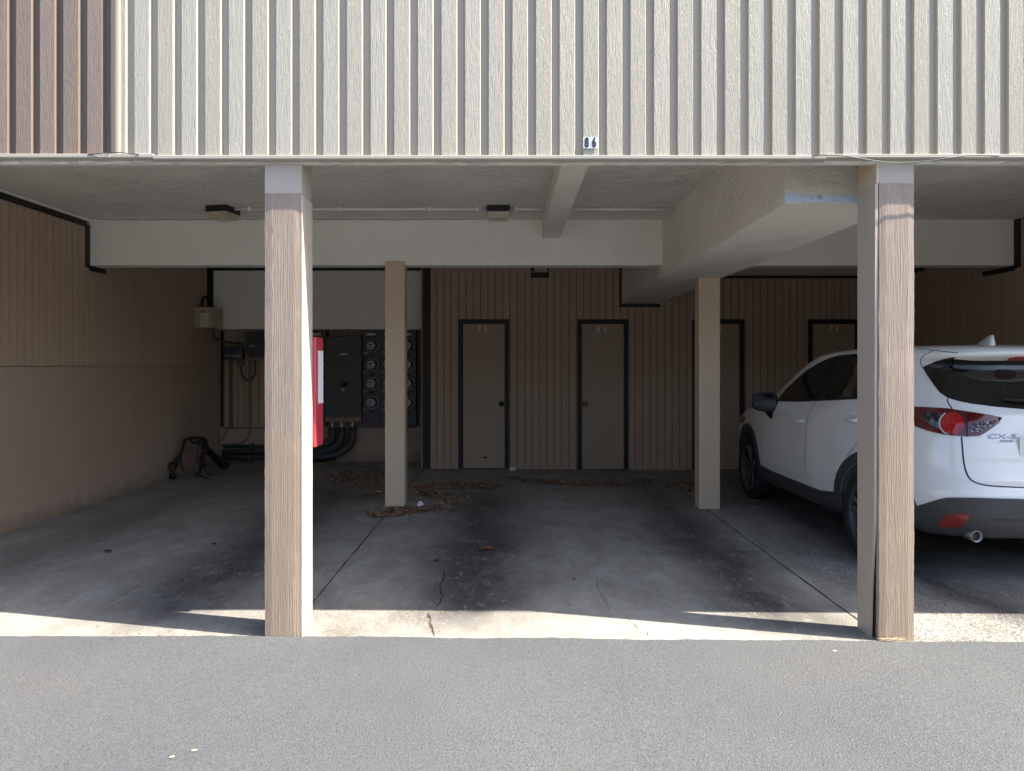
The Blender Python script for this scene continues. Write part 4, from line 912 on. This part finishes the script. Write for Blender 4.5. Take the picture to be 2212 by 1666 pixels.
def patch(name, poly, mat, off=.003, th=.004, mirror=True, parent=car, grid=9, caster=cast, both_one=False, step=8, merge=False):
    """polygon in picture units (or caster's own 2-D) laid on the body surface with thickness"""
    P = dens([tuple(p) for p in poly], True, step)
    xs = [p[0] for p in P]; ys = [p[1] for p in P]; PP = [(p[0], p[1]) for p in P]
    pts = [Vector((p[0], p[1])) for p in P]; n_ = len(pts)
    x = min(xs) + grid/2
    while x < max(xs):
        y = min(ys) + grid/2
        while y < max(ys):
            if in_poly(x, y, PP) and min((Vector((x, y)) - q).length for q in pts[:n_]) > grid*.35: pts.append(Vector((x, y)))
            y += grid
        x += grid
    r = geometry.delaunay_2d_cdt(pts, [(i, (i+1) % n_) for i in range(n_)], [], 1, 1e-4)
    hits = [caster(v[0], v[1]) for v in r[0]]
    obs = []
    def build(sg):
        bm = B(); top = []; bot = []
        for h, nn in hits:
            if h is None: top.append(None); bot.append(None); continue
            q = h + nn*off; q2 = h + nn*(off - th); top.append(bm.verts.new((q.x*sg, q.y, q.z))); bot.append(bm.verts.new((q2.x*sg, q2.y, q2.z)))
        ec = {}
        for f in r[2]:
            if any(top[i] is None for i in f): continue
            c = sum((Vector(r[0][i]) for i in f), Vector((0, 0)))/len(f)
            if not in_poly(c.x, c.y, PP): continue
            try: bm.faces.new([top[i] for i in f]); 
            except ValueError: continue
            for i in range(len(f)):
                e = (f[i], f[(i+1) % len(f)]); ec[tuple(sorted(e))] = ec.get(tuple(sorted(e)), 0) + 1
        for (i, j), c in ec.items():
            if c == 1: bm.faces.new((top[i], top[j], bot[j], bot[i]))
        for v in [v for v in bm.verts if not v.link_faces]: bm.verts.remove(v)
        bmesh.ops.recalc_face_normals(bm, faces=bm.faces); 
        return bm
    def link(bm, lab=None):
        me = bpy.data.meshes.new(name); bm.normal_update(); bm.to_mesh(me); bm.free(); me.materials.append(mat)
        for f in me.polygons: f.use_smooth = True
        try: me.set_sharp_from_angle(angle=R(35))
        except Exception: pass
        o = bpy.data.objects.new(name, me); S.collection.objects.link(o); o.parent = parent; return o
    if merge:
        bm = build(1); b2 = build(-1); me = bpy.data.meshes.new('t'); b2.to_mesh(me); b2.free(); bm.from_mesh(me); bpy.data.meshes.remove(me)
        bmesh.ops.recalc_face_normals(bm, faces=bm.faces); return link(bm)
    o = link(build(1))
    if mirror: link(build(-1))
    return o
def seam(name, pts, w=.005, mat=None, off=.0014, mirror=True, caster=cast, it=2, parent=car):
    P = [Vector(p) for p in pts]
    for _ in range(it):
        q = [P[0]]
        for a, b in zip(P, P[1:]): q += [a.lerp(b, .25), a.lerp(b, .75)]
        P = q + [P[-1]]
    P = dens([tuple(p) for p in P], False, 6)
    hs = [caster(p[0], p[1]) for p in P]; hs = [h for h in hs if h[0] is not None]
    for sg in ((1, -1) if mirror else (1,)):
        bm = B(); A_, B_ = [], []
        for i, (h, nn) in enumerate(hs):
            t = (hs[min(i+1, len(hs)-1)][0] - hs[max(i-1, 0)][0])
            if t.length < 1e-6: t = Vector((0, 0, 1))
            s = t.normalized().cross(nn).normalized()*w/2; q = h + nn*off
            for L_, v in ((A_, q + s), (B_, q - s)): L_.append(bm.verts.new((v.x*sg, v.y, v.z)))
        for i in range(len(A_)-1): bm.faces.new((A_[i], A_[i+1], B_[i+1], B_[i]))
        me = bpy.data.meshes.new(name); bm.to_mesh(me); bm.free(); me.materials.append(mat or M['ink']); o = bpy.data.objects.new(name, me); S.collection.objects.link(o); o.parent = parent
# caster for orthogonal side view (y*100, z*100) from the left and rear view (x*100, z*100)
def side(a, b): return castd((-3, a/100, b/100), (1, 0, 0))
def rear(a, b): return castd((a/100, -3, b/100), (0, 1, 0))
# rear window, in picture units up to the car's centre line
cxp = lambda y: 2219
win = [(1994,794),(2019,781.6),(2042,777.5),(2063,776),(2098,779),(2130,779.3),(2176,779.0),(2219,779.0),(2219,885),(2150,879),(2098,872.3),(2070,866.5),(2047,859.7),(2030,848),(2017.7,832.8),(2004,812)]
patch('rear_window', win, M['cglass'], .003, .006, False, merge=True)
patch('window_wing', [(1994,794),(2019,781.6),(2040,775.5),(2063,771.3),(2052,780),(2042.5,790.3),(2022,803.5),(2018.5,832),(2004,812)], M['gloss'], .009, .010)
# high brake lamp
patch('high_brake_lamp', [(2176,776.5),(2180,773),(2195,770.5),(2219,770),(2219,778),(2176,778.6)], M['lredb'], .005, .006, False, merge=True)
# tail lamp
TL = [(1930,888),(1950,882),(1975,879.6),(2010,881),(2048,883.5),(2083.5,889),(2139,897.5),(2164,903),(2157,914.7),(2140,927),(2127.4,936),(2115.7,942),(2089,943.4),(2039.6,939.6),(2004.5,931),(1975,920.6),(1945,904)]
tl = patch('tail_lamp', TL, M['lred'], .008, .010, parent=car)
lamps = [c for c in car.children if c.name.startswith('tail_lamp')]
def on_lamp(name, poly, mat, off, th=.003, grid=5):
    before = set(car.children); patch(name, poly, mat, off, th, True, grid=grid, step=4)
    for c in [c for c in car.children if c not in before]: c.parent = lamps[0] if c.data.vertices[0].co.x < 0 else lamps[1]
circ = [(2058 + 25*math.cos(a/20*6.283), 915.5 + 23*math.sin(a/20*6.283)) for a in range(20)]
on_lamp('brake_lens', circ, M['lredb'], .0135, .005)
on_lamp('smoke_lens', rnd([(1990,893),(2030,893),(2034,905),(2036,924),(2028,928),(2008,918)], 1), M['lsmoke'], .0095)
on_lamp('inner_ring', [(2031+26,915.5)] and [(2058 + 30*math.cos(a), 915.5 + 26*math.sin(a)) for a in [2.0+.12*k for k in range(19)]] + [(2058 + 26*math.cos(a), 915.5 + 24*math.sin(a)) for a in [2.0+.12*k for k in range(18, -1, -1)]], M['plate'], .011)
on_lamp('reverse_lens', [(2099,917),(2120,912),(2152,909.5),(2140,922),(2122,932),(2112,936),(2097,936)], M['lclear'], .0105)
on_lamp('lens_gap', [(2070,889),(2083,899),(2090,912),(2091,943),(2086,943),(2086,914),(2079,901),(2064,888)], M['ink'], .0105)
# hatch seams
seam('hatch_seam', [(2047,861),(2046.5,868),(2057,884)], .007); seam('hatch_seam', [(2077,944),(2079,968),(2081,994),(2086.4,1021),(2098,1040),(2127.4,1049.4),(2170,1052),(2219,1053.8)], .010)
seam('hatch_seam', [(1994,794),(1988,786),(1990,774),(1997,766),(2019,757)], .005); seam('roof_seam', [(1978,752.5),(2000,754.5),(2019,757.5),(2070,763)], .006)
# cladding round the rear and bumper
patch('rear_cladding', [(1860,1098),(1900,1110),(1940,1106),(1975,1095),(2010,1084.5),(2030,1078),(2045.5,1075),(2110,1075.5),(2219,1078.5),(2219,1176),(2150,1174),(2080,1169),(1975,1164),(1900,1158),(1862,1146)], M['clad'], .008, .012, False, merge=True, grid=10)
patch('rear_reflector', rnd([(2023.5,1136.6),(2036,1119),(2049,1109.5),(2096.7,1108.8),(2089,1124),(2074,1138.7)], 1), M['refl'], .013, .006, grid=6, step=4)
seam('bumper_crease', [(2135,1121.5),(2219,1122.5)], .006, M['ink'], .0095)
# side glass
DLO = [(1680,866.5),(1688,854),(1699,840),(1718,822),(1741,801.5),(1768,785),(1790,774.5),(1812,768.5),(1853,764.5),(1890,764.5),(1915,768),(1938,780),(1946,800),(1938,826),(1915,856),(1890,860.5),(1853,862.3),(1766,866.6),(1715,868.5)]
patch('window_surround', DLO, M['gloss'], .004, .005, grid=8)
patch('front_side_window', [(1687,863),(1699,845),(1720,826),(1744,805),(1770,789),(1792,780),(1799,779),(1790,800),(1781,826),(1773,852),(1767,862.5),(1720,864.6)], M['cglass'], .007, .003, grid=8)
patch('rear_side_window', [(1783,861),(1790,842),(1802,812),(1814,784),(1822,773.5),(1853,770),(1880,769.5),(1888,775),(1886,857),(1853,859)], M['cglass'], .007, .003, grid=8)
seam('window_frame_line', [(1784.5,860),(1793,836),(1804,808),(1815,782),(1822,773)], .012, M['clad'], .009)
# door seams
seam('door_seam', [(1658,872),(1651,884),(1646,905),(1644,950),(1645,985),(1646,1006)], .005); seam('door_seam', [(1766,867.5),(1754,880),(1746,897),(1741,930),(1739,975),(1738,1000),(1739.5,1026)], .006)
seam('door_seam', [(1874,862),(1872,890),(1866,930),(1850,960),(1830,985)], .005)
# handles
def handle(x, y):
    h, nn = cast(x, y)
    for sg in (1, -1):
        bm = B(); lathe(bm, [(0, -.0005), (.030, .0), (.040, .0012)], (0, 0, 0), (-sg, 0, 0), 24)
        bm.transform(Matrix.Diagonal((1, 1, .9, 1)))
        hx = castd((-3, h.y, h.z), (1, 0, 0))[0].x
        bm.transform(Matrix.Translation((hx*sg*1.0 - sg*.001, h.y, h.z)))
        me = bpy.data.meshes.new('handle_recess'); bm.to_mesh(me); bm.free(); me.materials.append(M['paint']); r0 = bpy.data.objects.new('handle_recess', me); S.collection.objects.link(r0); r0.parent = car
        bm = B(); s_ = -1*sg; X = hx*sg
        pts = [(X - sg*.0 + s_*-.0, h.y + .075, h.z - .004)] and [(X, h.y + .070, h.z - .006), (X - sg*(-1)*0 + (-1 if sg == 1 else 1)*.030, h.y + .055, h.z - .003), (X + (-1 if sg == 1 else 1)*.038, h.y, h.z + .002), (X + (-1 if sg == 1 else 1)*.030, h.y - .075, h.z + .004), (X, h.y - .095, h.z + .004)]
        tube(bm, pts, [.011, .013, .015, .015, .011], 10, 2)
        me = bpy.data.meshes.new('door_handle'); bm.to_mesh(me); bm.free(); me.materials.append(M['paint']); [setattr(f, 'use_smooth', True) for f in me.polygons]; r0 = bpy.data.objects.new('door_handle', me); S.collection.objects.link(r0); r0.parent = car
handle(1727.5, 910); handle(1842, 908)
# side cladding and arches (side view, cm)
sill = [(112, 30), (112, 46), (125, 44), (150, 41), (200, 40), (250, 41), (300, 43), (306, 46), (306, 24), (200, 23), (112, 24)]
patch('sill_cladding', sill, M['clad'], .010, .014, grid=8, caster=side, step=6)
def arch(yc):
    cz_ = (WR + .015)*100; out = [((yc*100) + 47*math.cos(a), cz_ + 46.5*math.sin(a)) for a in [-.35 + k*(math.pi + .70)/22 for k in range(23)]]
    inn = [((yc*100) + 38.7*math.cos(a), cz_ + 38.7*math.sin(a)) for a in [math.pi + .30 - k*(math.pi + .60)/22 for k in range(23)]]
    patch('wheel_arch', out + inn, M['clad'], .012, .030, grid=6, caster=side, step=5)
for y in AX: arch(y)
def wheel(y, sg):
    X = sg*.862; ax = (sg, 0, 0); c = (X, y, WR - .002)
    def lk(nm, bm, mat, par, sm=True):
        bmesh.ops.recalc_face_normals(bm, faces=bm.faces); me = bpy.data.meshes.new(nm); bm.to_mesh(me); bm.free(); me.materials.append(mat)
        if sm:
            for f in me.polygons: f.use_smooth = True
        o = bpy.data.objects.new(nm, me); S.collection.objects.link(o); o.parent = par; return o
    bm = B(); lathe(bm, [(.25, -.20), (.33, -.20), (.345, -.17), (.345, -.03), (.332, .0), (.30, .012), (.262, .006), (.25, -.01)], c, ax, 56); w = lk('wheel', bm, M['tyre'], car)
    bm = B(); lathe(bm, [(.25, -.2), (.255, -.005), (.249, .004), (.238, -.004), (.232, -.05), (.228, -.19)], c, ax, 56); lk('rim', bm, M['barrel'], w)
    bm = B(); lathe(bm, [(0, -.14), (.23, -.14)], c, ax, 40); lk('brake_disc', bm, M['wheeldark'], w)
    bm = B(); lathe(bm, [(0, .0), (.028, -.002), (.034, -.012), (.05, -.03), (.055, -.06)], c, ax, 24); lk('hub', bm, M['wheeldark'], w)
    bm = B(); b2 = B()
    for k in range(5):
        for dd in (-.20, .20):
            a0 = k*2*math.pi/5 + .3 + dd*1.0; a1 = k*2*math.pi/5 + .3 + dd*.45
            for bmx, wi, wo, dx0 in ((b2, .020, .026, -.010), (bm, .010, .017, -.0045)):
                q = []
                for rr, aa, ww, dx in ((.04, a1, wi*.7, -.028), (.236, a0, wo, -.004)):
                    for s_ in (-1, 1):
                        q.append(Vector((c[0] + sg*(dx + dx0), c[1] + rr*math.cos(aa) - s_*ww*math.sin(aa), c[2] + rr*math.sin(aa) + s_*ww*math.cos(aa))))
                prism(bmx, [q[0], q[1], q[3], q[2]], (-sg*.006, 0, 0) if bmx is bm else (-sg*.03, 0, 0))
    lk('spoke_face', bm, M['steel'], w, False); lk('spoke', b2, M['wheeldark'], w, False)
for y in AX:
    for sg in (-1, 1): wheel(y, sg)
# mirror
def mk(nm, bm, mat, par=car, sm=True):
    bmesh.ops.recalc_face_normals(bm, faces=bm.faces); me = bpy.data.meshes.new(nm); bm.to_mesh(me); bm.free(); me.materials.append(mat)
    if sm:
        for f in me.polygons: f.use_smooth = True
    o = bpy.data.objects.new(nm, me); S.collection.objects.link(o); o.parent = par; return o
for sg in (-1, 1):
    bm = B(); MY, MX, MZ = 2.62, .962, 1.10
    rg = []
    for k, (dy, s_) in enumerate(((-.030, .90), (-.028, 1.0), (.0, 1.02), (.04, .95), (.08, .78), (.11, .5), (.122, .12))):
        ring = []
        for j in range(28):
            a = j/28*2*math.pi; co, si = math.cos(a), math.sin(a); px = .122*math.copysign(abs(co)**.62, co); pz = .094*math.copysign(abs(si)**.62, si)
            pz += .10*px*(-1)*0 + (.0 if px*1 > 0 else -.0); pz *= 1 + .9*px*1.0
            ring.append(bm.verts.new((sg*(MX + px*s_*-1 + .0), MY + dy, MZ + pz*s_)))
        rg.append(ring)
    for a, b in zip(rg, rg[1:]):
        for j in range(28): bm.faces.new((a[j], a[(j+1) % 28], b[(j+1) % 28], b[j]))
    bm.faces.new(rg[0]); bm.faces.new(rg[-1]); mr = mk('wing_mirror', bm, M['gloss'])
    bm = B(); v = [bm.verts.new((q.co.x*1, q.co.y, q.co.z)) for q in []]
    ring = []
    for j in range(28):
        a = j/28*2*math.pi; co, si = math.cos(a), math.sin(a); px = .106*math.copysign(abs(co)**.62, co); pz = .078*math.copysign(abs(si)**.62, si)*(1 + .9*px)
        ring.append(bm.verts.new((sg*(MX - px), MY - .0325, MZ + pz)))
    bm.faces.new(ring); mk('mirror_glass', bm, M['cglass'], mr, False)
    bm = B(); tube(bm, [(sg*.93, MY + .02, MZ - .07), (sg*.885, MY + .03, MZ - .13), (sg*.855, MY + .03, MZ - .17)], [.035, .03, .022], 10, 1); mk('mirror_arm', bm, M['gloss'], mr)
# shark fin
bm = B(); fz0 = 1.600; fy = .62
secs = []
for t in (0, .15, .3, .45, .6, .75, .9, 1):
    h_ = .085*(t**1.15) ; L0 = fy - .02; 
    secs.append((fy + .16*(1-t)*1.0, h_))
prof = [(.25, 0), (.18, .022), (.10, .05), (.04, .073), (.008, .084), (-.006, .082), (-.008, .045), (-.022, .0)]
for sgn in (-1, 1): pass
L_, R_ = [], []
for (dy, h_) in prof:
    w_ = .006 + .0
    L_.append(bm.verts.new((-w_, fy + dy, fz0 + h_))); R_.append(bm.verts.new((w_, fy + dy, fz0 + h_)))
bl = [bm.verts.new((-.026 if 0 < i < 7 else -.008, fy + prof[i][0], fz0 - .006)) for i in range(8)]; brr = [bm.verts.new((-v.co.x, v.co.y, v.co.z)) for v in bl]
for i in range(7):
    bm.faces.new((L_[i], L_[i+1], R_[i+1], R_[i])); bm.faces.new((bl[i], bl[i+1], L_[i+1], L_[i])); bm.faces.new((R_[i], R_[i+1], brr[i+1], brr[i]))
bm.faces.new((bl[7], L_[7], R_[7], brr[7])); mk('antenna_fin', bm, M['paint'])
# wiper, plate, badge, exhaust
h1, n1 = cast(2219, 871); h2, n2 = cast(2164, 866)
bm = B(); tube(bm, [h1 + n1*.02, h1.lerp(h2, .5) + n1*.028, h2 + n2*.014], [.009, .008, .004], 8, 1); tube(bm, [h1 + n1*.01 + Vector((.02, 0, 0)), h1 + n1*.03 + Vector((.02, 0, 0))], .016, 10); mk('rear_wiper', bm, M['rubber'])
h, nn = cast(2212, 960)
bm = B(); Yp = h.y - .014; PX0 = (2202.5 - CX)/F*(Yp + CO.y) - CO.x; PZ1 = H + (CY - 942.5)/F*(Yp + CO.y) - CO.z
box(bm, PX0, -PX0, Yp, Yp + .004, PZ1 - .15, PZ1, .003); mk('licence_plate', bm, M['litplate'], car, False)
def badge(s, x0, x1, y, size, mat, sh=.2, bold=.002):
    a_, n_a = cast(x0, y); b_, n_b = cast(x1, y)
    ctr = (a_ + b_)/2 + (n_a + n_b).normalized()*.003; ux = (b_ - a_).normalized(); nz_ = (n_a + n_b).normalized(); uy = nz_.cross(ux).normalized(); 
    if uy.z < 0: uy = -uy
    nz_ = ux.cross(uy)
    rot = Matrix((ux, uy, nz_)).transposed()
    wtxt = (b_ - a_).length
    o = text('badge_writing', s, size, ctr + CO, rot, mat, car, .002, 1, bold, sh)
    xs_ = [ux.dot(v.co) for v in o.data.vertices]; k = wtxt/(max(xs_) - min(xs_)); c0 = sum(((v.co) for v in o.data.vertices), Vector())/len(o.data.vertices)
    for v in o.data.vertices:
        d_ = v.co - c0; v.co = v.co + ux*ux.dot(d_)*(k - 1)
M['badge'] = metal('badge_metal', (.22, .22, .23), .2)
badge('CX-5', 2132.7, 2195.6, 943.8, .042, M['badge'], .2, .0012); badge('AWD', 2158, 2190, 953.5, .022, M['badge'], .25, .0005)
h, nn = cast(2103, 1158)
ex = castd((-.62 + .05, -3, .33), (0, 1, 0))
dY = (h.y if h else .06); EX = (2103 - CX)/F*(dY - .02 + CO.y) - CO.x; EZ = H + (CY - 1157)/F*(dY - .02 + CO.y) - CO.z
for sg in (1, -1):
    bm = B(); lathe(bm, [(.038, .12), (.038, 0), (.033, -.002), (.033, .11), (0, .11)], (EX*sg, dY - .055, EZ), (0, 1, 0), 28); mk('exhaust_pipe', bm, M['wheel'])
    bm = B(); lathe(bm, [(0, .0), (.0325, .0)], (EX*sg, dY - .035, EZ), (0, 1, 0), 28); mk('exhaust_bore', bm, M['ink'])
# head lamp sliver and dashboard end
patch('head_lamp', rnd([(350, 88), (385, 90), (415, 88), (428, 80), (400, 78), (365, 81)], 1), M['lclear'], .004, .005, grid=6, caster=side, step=5)
patch('front_windscreen', [(0, 114), (40, 113), (64, 110.5), (60, 125), (54, 141), (48, 152), (25, 154.5), (0, 155)], M['cglass'], .004, .005, False, grid=8, caster=lambda a, b: castd((-a/100, 8, b/100), (0, -1, 0)), merge=True)
